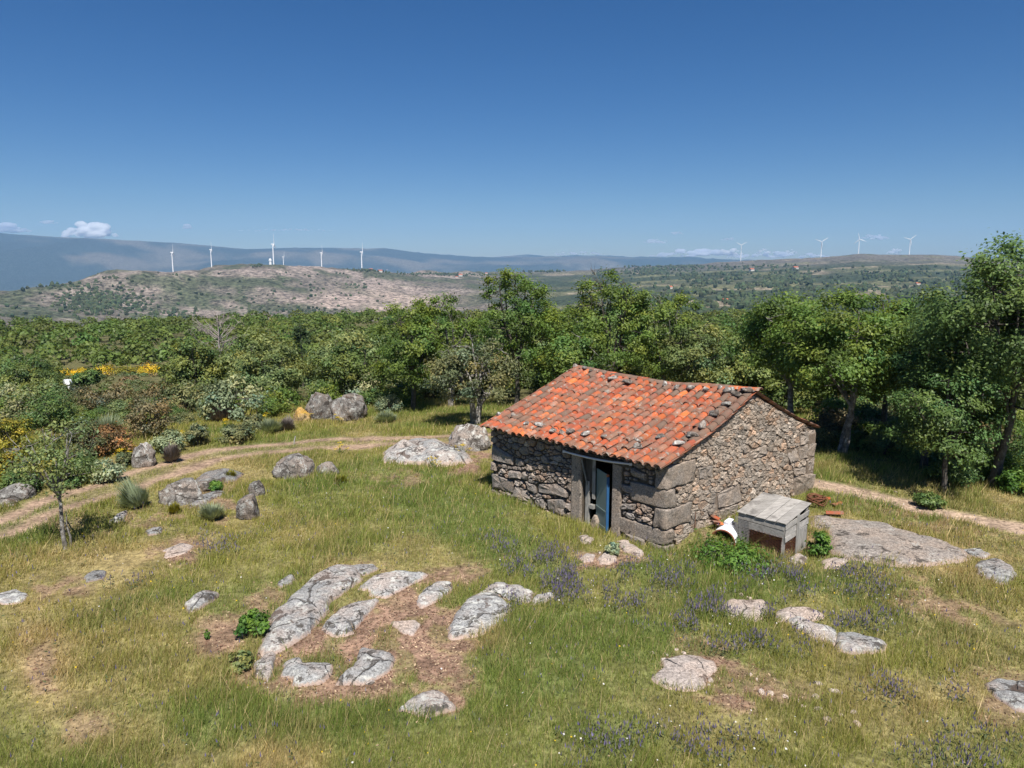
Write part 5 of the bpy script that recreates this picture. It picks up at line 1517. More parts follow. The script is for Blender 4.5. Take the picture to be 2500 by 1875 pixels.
# ---- named trees, placed by the foot of the trunk in the photo
def foot(u, v, dy=0.0):
    g = G(u, v); g = g.copy()
    if dy:
        g[1] += dy; g[0] *= (g[1]) / (g[1] - dy); g[2] = ground_z(g[0], g[1])
    return g
def at_range(u, Y):
    x = (u - 1250) / F_PX * Y / CP * 1.0
    d = ray(u, 1000); x = d[0] / d[1] * Y
    return np.array([x, Y, ground_z(x, Y)])
def top_h(g, u, vtop): return z_at(u, vtop, g[1]) - g[2]
GO = 'oaks standing round the hut'
g = at_range(2440, 24.0); H = top_h(g, 2470, 560)
put_tree('oak_tree', make_tree('o', 1, H, 3.0, 2.6, 0.2, 120, 380, 0.066, M_OAKD, M_BARKD, stems=2, lean=(0.35, 0.2), cl_r=0.6, limbs=8, bot=0.0), g, 0, 1, 'tallest dark oak filling the right edge of the photo', 'tree', GO)
g = at_range(2325, 23.6); H = top_h(g, 2290, 872)
put_tree('oak_tree', make_tree('o', 2, H, 1.75, 1.5, 0.09, 60, 320, 0.055, M_OAKD, M_BARKD, cl_r=0.45, lean=(-0.25, 0), bot=-0.5), g, 0, 1, 'low bluish-green young oak in front of the tallest oak', 'tree', GO)
g = at_range(2268, 26.0); H = top_h(g, 2250, 800)
put_tree('oak_tree', make_tree('o', 3, H, 1.9, 2.3, 0.13, 60, 320, 0.065, M_OAKD, M_BARKD, cl_r=0.5, lean=(0.1, 0.1)), g, 0, 1, 'dark slender-trunked oak leaning beside the gap of dry ground', 'tree', GO)
g = at_range(2062, 28.5); H = top_h(g, 2030, 725)
put_tree('oak_tree', make_tree('o', 4, H, 2.6, 2.1, 0.15, 85, 330, 0.07, M_OAK, M_BARK, stems=2, cl_r=0.55, lean=(-0.4, 0.1), gap=0.3, bot=0.3), g, 0, 1, 'pale-barked forked oak right behind the hut gable', 'tree', GO)
g = at_range(1935, 32.0); H = top_h(g, 1900, 708)
put_tree('oak_tree', make_tree('o', 5, H, 2.3, 2.4, 0.15, 70, 300, 0.075, M_OAK, M_BARK, cl_r=0.55, lean=(-0.5, 0), gap=0.32), g, 0, 1, 'open-crowned oak whose top stands against the farmland', 'tree', GO)
g = at_range(2160, 31.0); H = top_h(g, 2165, 705)
put_tree('oak_tree', make_tree('o', 6, H, 2.0, 2.4, 0.14, 70, 300, 0.075, M_OAK, M_BARKD, cl_r=0.55), g, 0, 1, 'narrow oak with a spiky top left of the tallest oak', 'tree', GO)
g = at_range(2280, 30.0); H = top_h(g, 2300, 700)
put_tree('oak_tree', make_tree('o', 16, H, 2.0, 2.2, 0.14, 60, 260, 0.08, M_OAKD, M_BARKD, cl_r=0.55), g, 0, 1, 'shadowed oak filling the space behind the low bluish-green oak', 'tree', GO)
g = at_range(1158, 34.5); H = top_h(g, 1175, 815)
put_tree('oak_tree', make_tree('o', 7, H, 2.6, 1.2, 0.24, 75, 220, 0.07, M_OLIVE, M_BARK, stems=2, cl_r=0.5, bare=0.22, gap=0.3, bot=-0.3), g, 0, 1, 'gnarled half-bare oak with pale branches beside the boulder and hut', 'tree', GO)
CEN = [(1010, 40.0, 745, 2.0, M_OAK, 8, 'leftmost oak of the clump behind the hut'), (1095, 42.0, 700, 2.4, M_OAK, 9, 'oak next to the tallest crown on its left, behind the hut'), (1262, 41.0, 628, 2.6, M_OAK, 10, 'tallest oak of the clump behind the hut, its top over the mountains'),
       (1375, 43.0, 720, 2.2, M_OAK, 11, 'rounded oak filling the dip between the two tallest crowns'), (1490, 40.5, 640, 2.5, M_OAK, 12, 'second tallest oak of the clump behind the hut'), (1600, 41.5, 690, 2.5, M_OAK, 13, 'broad light-green oak at the right end of the clump'), (1690, 40.0, 775, 2.0, M_PALE, 14, 'shorter oak at the right foot of the clump'), (1400, 37.0, 800, 1.9, M_OAK, 15, 'low leafy oak right above the hut ridge')]
for u, Y, vt, cr, mt, sd, lab in CEN:
    g = at_range(u, Y); H = top_h(g, u, vt)
    put_tree('oak_tree', make_tree('o', 20 + sd, H, cr, H * 0.28, 0.15, 78, 220, 0.08, mt, (M_BARKD, M_BARK)[sd % 2], stems=1 + sd % 2, cl_r=0.5, gap=0.42, bare=0.18, bot=-0.4), g, sd, 1, lab, 'tree', GO)
g = G(160, 1340); H = top_h(g, 140, 1010)
put_tree('small_oak_tree', make_tree('o', 61, H, 1.2, H * 0.45, 0.055, 30, 85, 0.05, M_PALE, M_BARK, stems=1, cl_r=0.34, lean=(-0.12, 0.0), gap=0.4, bot=-0.1, up=0.3, bare=.08), g, 0, 1, 'small lone tree with a thin pale trunk left of the meadow', 'tree')
gg = Geo(); gg.tube(np.array([[0, 0, -.05], [0.03, 0, .3], [-.04, 0, .6], [-.02, 0, 1.0]]), [.035, .03, .02, .01], 5)
o = mobj('dead_sapling', gg.mesh('dead_sapling', M_BARK, True), None, tuple(G(172, 1336))); tag(o, 'crooked bare sapling beside the small lone tree', 'sapling')
# ---- dead tree and pine rising from the wood
def dead_tree(seed, H):
    rng = np.random.default_rng(seed); W = Geo()
    P = np.array([[0, 0, -.3], [0.05, 0, H * .3], [-0.05, 0, H * .6], [0.02, 0, H * .97]])
    W.tube(P, [.2, .15, .1, .03], 7)
    for k in range(26):
        z = H * rng.uniform(0.35, 0.95); ph = rng.uniform(0, 6.28); ln = (H - z) * 0.55 + 0.7
        d = np.array([math.cos(ph), math.sin(ph), rng.uniform(0.3, 1.0)])
        s = np.array([0, 0, z]); e = s + d * ln; m_ = (s + e) / 2 + rng.normal(0, .12, 3)
        W.tube(np.array([s, m_, e]), [.05, .035, .012], 5)
        for _ in range(7):
            t = rng.uniform(.3, 1); q = s + (e - s) * t
            W.tube(np.array([q, q + rng.normal(0, .25, 3) + d * .25, q + rng.normal(0, .45, 3) + d * .5]), [.025, .02, .01], 4)
    return W
def pine(seed, H):
    rng = np.random.default_rng(seed); W = Geo(); C = []
    W.tube(np.array([[0, 0, -.3], [0.05, 0, H * .5], [0, 0, H]]), [.16, .11, .03], 7)
    for k in range(34):
        t = rng.uniform(0.25, 1); z = H * t; ln = (1.1 - t) * H * 0.30 + 0.15; ph = rng.uniform(0, 6.28)
        e = np.array([math.cos(ph) * ln, math.sin(ph) * ln, z + 0.1])
        W.tube(np.array([[0, 0, z - .1], e * [.5, .5, 1], e]), [.03, .02, .01], 4)
        C.append(np.array([0, 0, z]) + (e - np.array([0, 0, z])) * rng.uniform(.4, 1.1, (60, 1)) + rng.normal(0, .14, (60, 3)))
    C = np.concatenate(C); nr = rng.normal(size=C.shape); nr /= np.linalg.norm(nr, axis=1)[:, None]
    V, q = leaves_np(C, np.full(len(C), .17), nr, rng, 0.3)
    T = np.repeat(np.clip(rng.normal(1, .25, len(C)), .4, 1.6), 4)
    return W.mesh('trunk', M_BARKD, True), np_mesh('crown', V, q, M_PINE, False, np.stack([T] * 3, -1))
def far_spot(u, Y): return at_range(u, Y)
g = far_spot(546, 86); H = top_h(g, 546, 766)
o = mobj('dead_tree', dead_tree(5, H).mesh('dead_tree', M_DEADW, True), None, tuple(g)); tag(o, 'leafless grey tree rising above the wood', 'tree')
g = far_spot(742, 72); H = top_h(g, 742, 790)
put_tree('pine_tree', pine(3, H), g, 0, 1, 'dark pine standing out of the oak wood', 'tree')
g = far_spot(70, 92)
o = mobj('dead_tree', dead_tree(8, 4.2).mesh('dead_tree', M_DEADW, True), None, tuple(g)); tag(o, 'bleached bare tree at the left edge of the clearing', 'tree')
# ---- the oak wood beyond the meadow
FVAR = []
for k in range(5):
    FVAR.append(make_tree('f', 100 + k, 4.5, 2.35 + 0.2 * (k % 3), 0.7, 0.12, 66, 150, 0.11, (M_FOREST, M_PALE, M_FOREST, M_FOREST, M_PALE)[k], M_BARKD, cl_r=0.6, limbs=5, bot=-0.6, gap=0.3, rz=2.3))
rngf = np.random.default_rng(3)
def clearing(x, y):
    z = terrain(np.array([x]), np.array([y]))[0]
    u, v, _ = project(np.array([[x, y, z]]))
    u, v = u[0], v[0]
    return (110 < u < 450 and y < 119) or (150 < u < 480 and 862 < v < 985 and y < 125)
spots = []
def try_spot(th, r, dmin):
    x, y = r * math.sin(th), r * math.cos(th)
    for (a, b_) in spots[-600:]:
        if (a - x) ** 2 + (b_ - y) ** 2 < dmin * dmin: return False
    if clearing(x, y): return False
    u = 1250 + F_PX * x / y
    if y < 60 and u < 300: return False                # low scrub there
    if y < 90 and abs(u - 546) < 10 + 3600 / y: return False
    if y < 76 and abs(u - 742) < 10 + 3800 / y: return False
    if y < 44 and u < 960: return False
    if y < 52 and u < 560: return False
    if y < 47 and 960 <= u < 1720: return False
    spots.append((x, y)); return True
near_spots = []
for r0_, r1_, dm, tries in ((42, 66, 3.0, 1500), (66, 95, 3.6, 1700), (95, 135, 4.4, 1700)):
    for _ in range(tries):
        th = rngf.uniform(-0.64, 0.64); r = rngf.uniform(r0_, r1_)
        if try_spot(th, r, dm): near_spots.append(spots[-1])
near_spots = sorted(near_spots, key=lambda p: math.hypot(*p))
print('wood trees', len(near_spots))
rest_spots = near_spots[285:]
print('rest', len(rest_spots))
def wood_label(x, y, pale):
    u = 1250 + F_PX * x / y
    z_ = next(t for lim, t in ((460, 'around the clearing at the left'), (700, 'below the stony hill'), (960, 'behind the two big boulders'), (1760, 'behind the clump over the hut roof'), (9999, 'behind the oaks right of the hut')) if u < lim)
    row = 'front row' if y < 62 else 'middle rows' if y < 88 else 'back rows'
    return '%s round oak, %s of the wood %s' % ('pale' if pale else 'dark', row, z_)
for k, (x, y) in enumerate(near_spots[:285]):
    vi = int(rngf.integers(0, 5)); s = rngf.uniform(0.72, 1.18)
    if y < 66 and 440 < F_PX * x / y + 1250 < 960 and rngf.random() < .75: vi, s = (1, 4)[k % 2], s * 1.12
    put_tree('oak_tree', FVAR[vi], (x, y, ground_z(x, y) - 0.1), rngf.uniform(0, 6.28), s, wood_label(x, y, vi in (1, 4)), 'tree', 'oaks of the wood below the meadow', sz=s * rngf.uniform(0.85, 1.1))
far_tr = []
for r0_, r1_, dm, tries in ((135, 190, 5.2, 1500), (190, 260, 6.2, 1700), (260, 400, 8.0, 1800)):
    for _ in range(tries):
        th = rngf.uniform(-0.66, 0.66); r = rngf.uniform(r0_, r1_)
        if try_spot(th, r, dm): far_tr.append(spots[-1])
print('far trees', len(far_tr))
def crown_cloud(pts, mat, name, nl=260, leaf=0.42, R=(2.4, 2.2), label='', seed=0, hh=2.6):
    rng = np.random.default_rng(seed)
    n = len(pts)
    P = np.array(pts)
    z = terrain(P[:, 0], P[:, 1])
    s = rng.uniform(0.7, 1.25, n)
    d = rng.normal(size=(n, nl, 3)); d /= np.linalg.norm(d, axis=2)[..., None]
    d[..., 2] = np.abs(d[..., 2]) * 1.1 - 0.25
    lump = 0.75 + 0.55 * vnoise(d[..., 0] * 2.2 + np.arange(n)[:, None] * 3.1, d[..., 1] * 2.2 + d[..., 2] * 1.7, seed)
    rad = rng.uniform(0.3, 1, (n, nl)) ** 0.4 * lump
    C = d * rad[..., None] * np.array([R[0], R[0], R[1]]) * s[:, None, None]
    C = C + np.stack([P[:, 0], P[:, 1], z + hh * s], -1)[:, None, :]
    nr = d * 0.7 + np.array([0, 0, 0.4]) + rng.normal(0, 0.45, d.shape); nr /= np.linalg.norm(nr, axis=2)[..., None]
    tone = np.clip(rng.normal(1, 0.16, (n, 1)) + rng.normal(0, 0.22, (n, nl)), 0.4, 1.7)
    warm = rng.normal(1, 0.10, (n, 1)) * np.ones((n, nl))
    V, q = leaves_np(C.reshape(-1, 3), leaf * rng.uniform(0.6, 1.3, n * nl), nr.reshape(-1, 3), rng, 0.7)
    T = np.repeat(np.stack([tone * warm, tone, tone * 0.85], -1).reshape(-1, 3), 4, 0)
    o = mobj(name, np_mesh(name, V, q, mat, False, T))
    tag(o, label, 'forest', kind='stuff')
    return o
crown_cloud(rest_spots, M_FOREST, 'forest', 330, 0.27, (2.5, 2.2), 'part of the oak wood just beyond the nearest rows of trees', 14, 2.0)
crown_cloud(far_tr, M_FOREST, 'forest', 200, 0.42, (2.9, 2.4), 'oak wood covering the slope down to the valley', 4, 2.7)
# ---- shrubs
def shrub_meshes(seed, R, H, n_cl, n_lf, leaf, mat):
    return make_tree('s', seed, H, R, H * 0.18, 0.04, n_cl, n_lf, leaf, mat, M_BARKD, stems=3, cl_r=R * 0.32, limbs=6, bot=-H * 0.2, gap=0.22)
def broom(seed, R, H, n, mat, spread=0.8):
    rng = np.random.default_rng(seed)
    g = Geo()
    ph = rng.uniform(0, 6.28, n); el = np.arccos(rng.uniform(0.05, 1, n)) * spread
    L_ = rng.uniform(0.5, 1.0, n) * (0.6 + 0.75 * vnoise(np.cos(ph) * 1.6 * np.sin(el) + seed, np.sin(ph) * 1.6 * np.sin(el), seed))
    base = np.stack([np.cos(ph), np.sin(ph), 0 * ph], -1) * (rng.uniform(0, 0.25, n) * R)[:, None]
    dirv = np.stack([np.sin(el) * np.cos(ph) * R, np.sin(el) * np.sin(ph) * R, np.cos(el) * H * 0.95 + 0.12 * H], -1) * L_[:, None]
    sidev = np.stack([-np.sin(ph), np.cos(ph), 0 * ph], -1)
    for k in range(3):
        w_ = rng.uniform(0.014, 0.028, n)[:, None] * min(2.0, 0.25 + 1.4 * R)
        j = rng.normal(0, 0.05, (n, 3)) * R
        a = base + dirv * 0.45 + j; t = base + dirv + j * 2 + rng.normal(0, 0.04, (n, 3)) * R
        V = np.stack([a - sidev * w_, a + sidev * w_, t], 1).reshape(-1, 3)
        tone = np.clip(rng.normal(1, 0.22, n), .4, 1.6)
        g.add(V, None, np.arange(3 * n).reshape(n, 3), np.repeat(np.stack([tone] * 3, -1), 3, 0))
    st = Geo()
    for k in range(9):
        i = rng.integers(0, n)
        st.tube(np.array([[0, 0, -.1], base[i] + dirv[i] * .35, base[i] + dirv[i] * .7]), [.025, .018, .008], 4)
    return st.mesh('stems', M_BARKD), g.mesh('foliage', mat)
SHR = [  # u, v(foot), width px, height px, kind, label
    (346, 1240, 78, 72, 'broomlean', 'leaning dark broom bush with bare stems at the track'), (258, 1176, 84, 60, 'silvers', 'round grey-green broom at the left verge of the track'), (262, 1075, 82, 58, 'silver', 'silvery broom above the rust-brown heath'),
    (415, 1100, 92, 50, 'silvers', 'silvery broom beside the brown scrub'), (366, 1068, 130, 110, 'brown', 'big brown-green scrub bush left of the silvery broom'), (484, 1088, 60, 58, 'olive', 'olive bush between the silvery broom and the rounded one'), (582, 1080, 82, 50, 'olive', 'rounded olive bush at the field edge'),
    (545, 1030, 66, 40, 'dead', 'dark reddish twiggy bush below the light-green oaks'), (270, 1108, 110, 70, 'rusty', 'rust-brown heath bush left of the bluish boulder'), (22, 1105, 110, 100, 'ygreen2', 'yellow-green bush at the left edge of the photo'), (30, 1185, 120, 100, 'ygreen2', 'low yellow-flowering bush at the left edge of the photo'),
    (205, 1120, 120, 100, 'olive', 'olive scrub left of the rust-brown heath'), (120, 1060, 140, 110, 'green', 'dark green scrub above the small lone tree'), (215, 1172, 60, 60, 'green', 'dark leafy bush behind the small lone tree'), (160, 1190, 90, 80, 'green', 'leafy scrub right behind the small lone tree'), (60, 1200, 90, 60, 'green', 'scrub between the small lone tree and the dark boulder'),
    (262, 1008, 150, 72, 'brownpale', 'large tangled brown shrub below the clearing'), (392, 990, 110, 46, 'brownpale', 'pale dead-topped scrub right of the tangled brown shrub'), (125, 1012, 130, 84, 'olive', 'grey-green scrub left of the tangled brown shrub'), (60, 990, 170, 130, 'green', 'leafy scrub at the left edge below the clearing'), (40, 945, 140, 80, 'green', 'rounded scrub at the left edge beside the van'),
    (214, 946, 66, 44, 'green', 'small green bush right of the white van'), (305, 1140, 40, 40, 'dead2', 'bluish twiggy scrub left of the rounded bluish boulder'), (420, 1128, 50, 46, 'dead', 'purplish dry bush right of the rounded bluish boulder'), (660, 1058, 60, 36, 'silver', 'low grey broom on the far verge of the track'), (700, 1050, 60, 30, 'dead', 'dry brown scrub by the orange-lichened rock'), (620, 1046, 50, 36, 'olive', 'small scrub by the leaning stick'),
    (560, 1170, 34, 22, 'ygreen', 'little yellow-green tuft behind the dark slab'), (425, 1252, 34, 22, 'ygreen', 'little yellow-green tuft below the leaning broom'), (520, 1268, 60, 40, 'silver', 'small grey tuft beside the pointed boulder'), (527, 1198, 30, 24, 'lushs', 'green tuft growing on the rocks by the humped boulder'), (940, 1032, 60, 26, 'silver', 'low grey broom right of the two big boulders'), (830, 1180, 40, 24, 'ygreen', 'yellow tuft right of the small tilted slab'),
    (1495, 1355, 30, 30, 'silvers', 'silvery plant growing at the right door jamb'), (2170, 1095, 90, 60, 'green', 'shaded bush under the pale-barked forked oak'), (2100, 1100, 70, 44, 'green', 'shaded scrub under the oaks right of the hut'), (2230, 1130, 90, 50, 'green', 'shaded scrub beneath the slender-trunked oak'), (2330, 1180, 110, 56, 'green', 'dark scrub at the foot of the tallest oak'), (2480, 1200, 90, 60, 'lushs', 'bright scrub right of the tallest oak'), (2020, 1060, 60, 50, 'lushs', 'scrub just right of the hut rear corner'),
    (2265, 1238, 60, 40, 'green', 'small dark bush out in the grass in front of the oaks'), (2090, 1010, 36, 70, 'ygreen', 'yellow-blossoming bush behind the forked oak')]
KM = {'silver': M_SILVER, 'silvers': M_SILVER, 'brown': M_BROWN, 'brownpale': M_BROWN, 'olive': M_OLIVE, 'rusty': M_RUSTY, 'ygreen': M_YGREEN, 'ygreen2': M_YGREEN, 'green': M_OAKD, 'lushs': M_LUSH, 'dead': M_TWIG, 'dead2': M_OLIVE, 'broomlean': M_SILVER}
for k, (u, v, wd, ht, kind, lab) in enumerate(SHR):
    g = G(u, v); s = np.hypot(g[1], g[2] - CAM_H) / F_PX
    R, H = wd * s / 2, ht * s
    if kind in ('silver', 'broomlean', 'dead', 'ygreen'):
        ms = broom(500 + k, R, H, int(500 + 350 * R), KM[kind])
        e = put_tree('broom_bush', ms, g, 0, 1, lab, 'bush', 'bushes of the field edge', ('stems', 'foliage'))
        if kind == 'broomlean': e.rotation_euler = (0.0, -0.45, 0)
    else:
        ms = shrub_meshes(500 + k, R, H, 34, 110, max(0.05, s * 3.3), KM[kind])
        put_tree('shrub', ms, g, 0, 1, lab, 'bush', 'bushes of the field edge', ('stems', 'foliage'))
# scrub that closes the gap between meadow and wood
SCV = []
for k, mt in enumerate((M_OLIVE, M_PALE, M_BROWN, M_OAK, M_SILVER, M_OAKD)):
    SCV.append(shrub_meshes(640 + k, 1.0, 1.35, 34, 90, 0.06, mt))
SCN = ('olive', 'pale green', 'brownish', 'bright green', 'silvery', 'dark green')
rngs = np.random.default_rng(77)
put = []
for _ in range(900):
    u_, Y_ = rngs.uniform(-60, 1000), rngs.uniform(34.5, 62)
    if 110 < u_ < 450: Y_ = rngs.uniform(34.5, 84)
    lim = 38.0 if u_ > 640 else 36.5 if u_ > 480 else 34.5
    if Y_ < lim or (u_ > 640 and Y_ > 47): continue
    p_ = at_range(u_, Y_)
    if any((p_[0] - a) ** 2 + (p_[1] - c) ** 2 < (1.5 if u_ < 480 else 2.0) ** 2 for a, c in put): continue
    if 700 < u_ < 900 and Y_ < 41: continue
    if (abs(u_ - 742) < 45 or abs(u_ - 546) < 40) and Y_ > 41: continue
    put.append((p_[0], p_[1]))
    vi = int(rngs.choice(6, p=(.2, .32, .07, .25, .05, .11))); s = rngs.uniform(0.7, 1.6)
    if 100 < u_ < 450: s = rngs.uniform(0.5, 0.85) if Y_ < 66 else rngs.uniform(0.6, 1.0)
    put_tree('scrub_bush', SCV[vi], p_ - np.array([0, 0, .1]), rngs.uniform(0, 6.28), s, '%s scrub bush %s' % (SCN[vi], 'between meadow and oaks left of the hut' if u_ > 480 else 'in the thicket beyond the track at the left'), 'bush', 'scrub between meadow and wood', ('stems', 'foliage'), sz=s * rngs.uniform(.7, 1.25))
for _ in range(260):                                  # undergrowth below the oaks right of the hut
    u_, Y_ = rngs.uniform(2000, 2600), rngs.uniform(24.5, 37)
    edge_y = 29.5 - (u_ - 2000) / 500 * 4.8
    if Y_ < edge_y + rngs.normal(0, .35): continue
    p_ = at_range(u_, Y_)
    if any((p_[0] - a) ** 2 + (p_[1] - c) ** 2 < 1.1 ** 2 for a, c in put): continue
    put.append((p_[0], p_[1]))
    vi = int(rngs.choice(6, p=(.2, .1, .1, .2, .0, .4))); s = rngs.uniform(0.4, 0.85) if Y_ < edge_y + 2 else rngs.uniform(.7, 1.3)
    put_tree('scrub_bush', SCV[vi], p_ - np.array([0, 0, .1]), rngs.uniform(0, 6.28), s, '%s undergrowth bush beneath the oaks right of the hut' % SCN[vi], 'bush', 'undergrowth beneath the right-hand oaks', ('stems', 'foliage'), sz=s * rngs.uniform(.6, 1.2))
print('scrub', len(put))
# yellow broom in the clearing
for k, (u, Y, wd, lab) in enumerate(((160, 121, 58, 'yellow-blossoming broom at the left of the clearing'), (206, 121, 44, 'small yellow broom second from the left in the clearing'), (258, 119, 76, 'widest yellow-blossoming broom in the clearing'), (318, 119, 50, 'faded yellow broom in the clearing'), (372, 120, 66, 'yellow broom at the right of the clearing'))):
    g = at_range(u, Y); s = Y / F_PX
    me = shrub_meshes(700 + k, wd * s / 2, 1.6, 26, 70, 0.11, M_YELLOW if k != 3 else M_YGREEN)
    put_tree('yellow_broom', me, g, 0, 1, lab, 'bush', 'yellow broom in the clearing', ('stems', 'foliage'))
rngc = np.random.default_rng(17)
pts = []
for _ in range(150):
    u_ = rngc.uniform(130, 450); Y_ = rngc.uniform(78, 119)
    p_ = at_range(u_, Y_); pts.append((p_[0], p_[1]))
crown_cloud(pts[:75], M_OLIVE, 'heath', 110, 0.16, (0.9, 0.5), 'low grey-green heath carpeting the clearing', 8, 0.25)
crown_cloud(pts[75:110], M_BROWN, 'heath', 110, 0.16, (0.9, 0.5), 'low purplish-brown heath in the clearing', 9, 0.25)
# leafy weeds
def weed(u, v, wd, ht, lab, seed, leaf=0.05, n=26, mat=M_LUSH):
    g = G(u, v); s = np.hypot(g[1], g[2] - CAM_H) / F_PX
    ms = shrub_meshes(seed, wd * s / 2, ht * s, n, 60, leaf, mat)
    put_tree('leafy_plant', ms, g, 0, 1, lab, 'plant', 'leafy plants', ('stems', 'foliage'))
weed(623, 1550, 66, 60, 'dense dark green leafy plant at the head of the long slab', 801, 0.055, 34)
weed(505, 1560, 16, 22, 'tiny green plant on the bare soil left of the leafy plant', 802, 0.03, 10)
weed(1795, 1375, 190, 36, 'bright green weeds in front of the wooden hutch', 803, 0.05, 46)
weed(1742, 1352, 60, 22, 'bright green weeds at the mouth of the white drum', 804, 0.045, 24)
weed(2000, 1355, 56, 60, 'tall green weeds at the right side of the hutch', 805, 0.045, 30)
weed(590, 1630, 60, 34, 'pale green low plant at the lower end of the long slab', 806, 0.04, 22, M_PALE)
for k, (u, v) in enumerate([(297, 1102), (318, 1110), (325, 1088), (352, 1040), (170, 1040), (232, 1072), (120, 1130), (125, 1136), (645, 1020), (745, 1012), (832, 1018), (828, 1092), (1125, 1095), (1060, 1128), (548, 1030), (440, 1060)]):
    g = G(u, v + 16); s = np.hypot(g[1], g[2] - CAM_H) / F_PX
    rng = np.random.default_rng(k)
    W = Geo(); C = []
    for _ in range(6):
        e = np.array([rng.normal(0, .13), rng.normal(0, .13), 20 * s + rng.normal(0, .08)])
        W.tube(np.array([[0, 0, -.05], e * .6, e]), [.012, .01, .006], 4)
        C.append(e + rng.normal(0, .055, (20, 3)) * [1, 1, .4])
    C = np.concatenate(C); nr = rng.normal(0, .4, C.shape) + [0, 0, 1]; nr /= np.linalg.norm(nr, axis=1)[:, None]
    V, q = leaves_np(C, np.full(len(C), .022), nr, rng, .8)
    put_tree('yellow_wildflower', (W.mesh('stems', M_LUSH), np_mesh('blossom', V, q, M_YELLOW, False, np.ones((len(V), 3)))), g, 0, 1, 'tall yellow-flowered weed at the field edge', 'plant', 'yellow-flowered weeds', ('stems', 'blossom'))
# ------------------------------------------------------------------ grass and flowers
def build_grass(N=850000):
    rng = np.random.default_rng(23)
    th = rng.uniform(-0.70, 0.70, N)
    r = 8.5 + (47 - 8.5) * rng.uniform(0, 1, N) ** 1.25
    x, y = r * np.sin(th), r * np.cos(th)
    z = terrain(x, y)
    u, v, soil, green, dry, track, n1, n2, n3_ = cover(x, y, z)
    keep = (u > -160) & (u < 2660) & (v < 2080)
    keep &= rng.uniform(0, 1, N) > np.clip(soil * 0.95, 0, 0.90)
    keep &= rng.uniform(0, 1, N) > np.clip(track * 1.35, 0, 0.97)
    qx, qy = x - HA[0], y - HA[1]
    M2 = np.linalg.inv(np.stack([E1, E2], 1))
    ab = M2 @ np.stack([qx, qy])
    keep &= ~((ab[0] > -0.06) & (ab[0] < L1 + .05) & (ab[1] > -0.06) & (ab[1] < L2 + .05))
    fr = np.linalg.inv(np.stack([ux, uy], 1)) @ np.stack([x - FR[0], y - FR[1]])
    keep &= ~((fr[0] > -0.02) & (fr[0] < lx + .02) & (fr[1] > -0.02) & (fr[1] < ly))
    keep &= rng.uniform(0, 1, N) < 0.42 + 0.9 * sstep(0.3, 0.65, fbm(x / 0.35, y / 0.35, 2, 111))
    idx = np.nonzero(keep)[0]
    x, y, z, green, dry, soil, track, n1, n2, r = (a[idx] for a in (x, y, z, green, dry, soil, track, n1, n2, r))
    rm = rock_mask(x, y)
    # a few blades grow through the joints of the slabs' rims only
    k = ~rm
    x, y, z, green, dry, soil, track, n1, n2, r = (a[k] for a in (x, y, z, green, dry, soil, track, n1, n2, r))
    n = len(x)
    print('blades', n)
    tall = 0.55 + 0.75 * sstep(0.35, 0.7, n1) + 0.45 * green - 0.35 * dry
    h = np.clip(0.16 * tall * rng.uniform(0.45, 1.45, n) * (1 - 0.75 * np.clip(track * 1.4, 0, 1)) * (1 - 0.5 * soil), 0.03, 0.5)
    stalk = rng.uniform(0, 1, n) < 0.018
    h = np.where(stalk & (soil < .3) & (track < .2), h * 1.7, h)
    flat = rng.uniform(0, 1, n) < np.clip(soil * 1.2 + track, 0, .85)
    h = np.where(flat, h * .35, h)
    wd = 0.0052 * np.clip(r / 12, 0.8, 3.2) * rng.uniform(0.7, 1.3, n)
    a = rng.uniform(0, 2 * math.pi, n)
    ln = rng.uniform(0.05, 0.75, n) * h * np.where(flat, 4.0, 1.0)
    wind = np.array([0.06, 0.05])
    S = np.stack([np.cos(a), np.sin(a), 0 * a], -1) * wd[:, None]
    la = rng.uniform(0, 2 * math.pi, n)
    B = np.stack([x, y, z - 0.02], -1)
    Tp = B + np.stack([np.cos(la) * ln + wind[0] * h * 2, np.sin(la) * ln + wind[1] * h * 2, h], -1)
    V = np.stack([B - S, B + S, Tp], 1).reshape(-1, 3)
    c = np.tile(np.array([0.27, 0.29, 0.065]), (n, 1))
    c = mixc(c, np.array([0.15, 0.235, 0.048]), np.clip(green * 0.95 + rng.normal(0, 0.15, n), 0, 1))
    c = mixc(c, np.array([0.42, 0.32, 0.155]), np.clip(dry * 0.75 + rng.normal(0.05, 0.18, n), 0, 1))
    strw = rng.uniform(0, 1, n) < 0.06 + 0.12 * dry
    c[strw] = np.array([0.52, 0.42, 0.22])
    sl = rng.uniform(0, 1, n) < soil * .8
    c[sl] = np.array([0.40, 0.27, 0.15])
    c[stalk] = np.array([0.50, 0.42, 0.22])
    c = c * np.clip(rng.normal(1, 0.2, n), 0.5, 1.6)[:, None]
    C = np.repeat(c, 3, 0)
    C[2::3] = C[2::3] * np.array([1.18, 1.08, 1.0])
    b = NB('grass_blade')
    col = b.attr('Col')
    b.p.inputs['Roughness'].default_value = 0.6
    b.p.inputs['Specular IOR Level'].default_value = 0.25
    b.leafy(col, 0.42, (1.1, 1.05, 0.6))
    o = mobj('grass', np_mesh('grass', V, np.arange(3 * n).reshape(n, 3), b.m, False, C))
    tag(o, 'long meadow grass, green to straw-coloured, all over the hilltop', 'grass', kind='stuff')
build_grass()
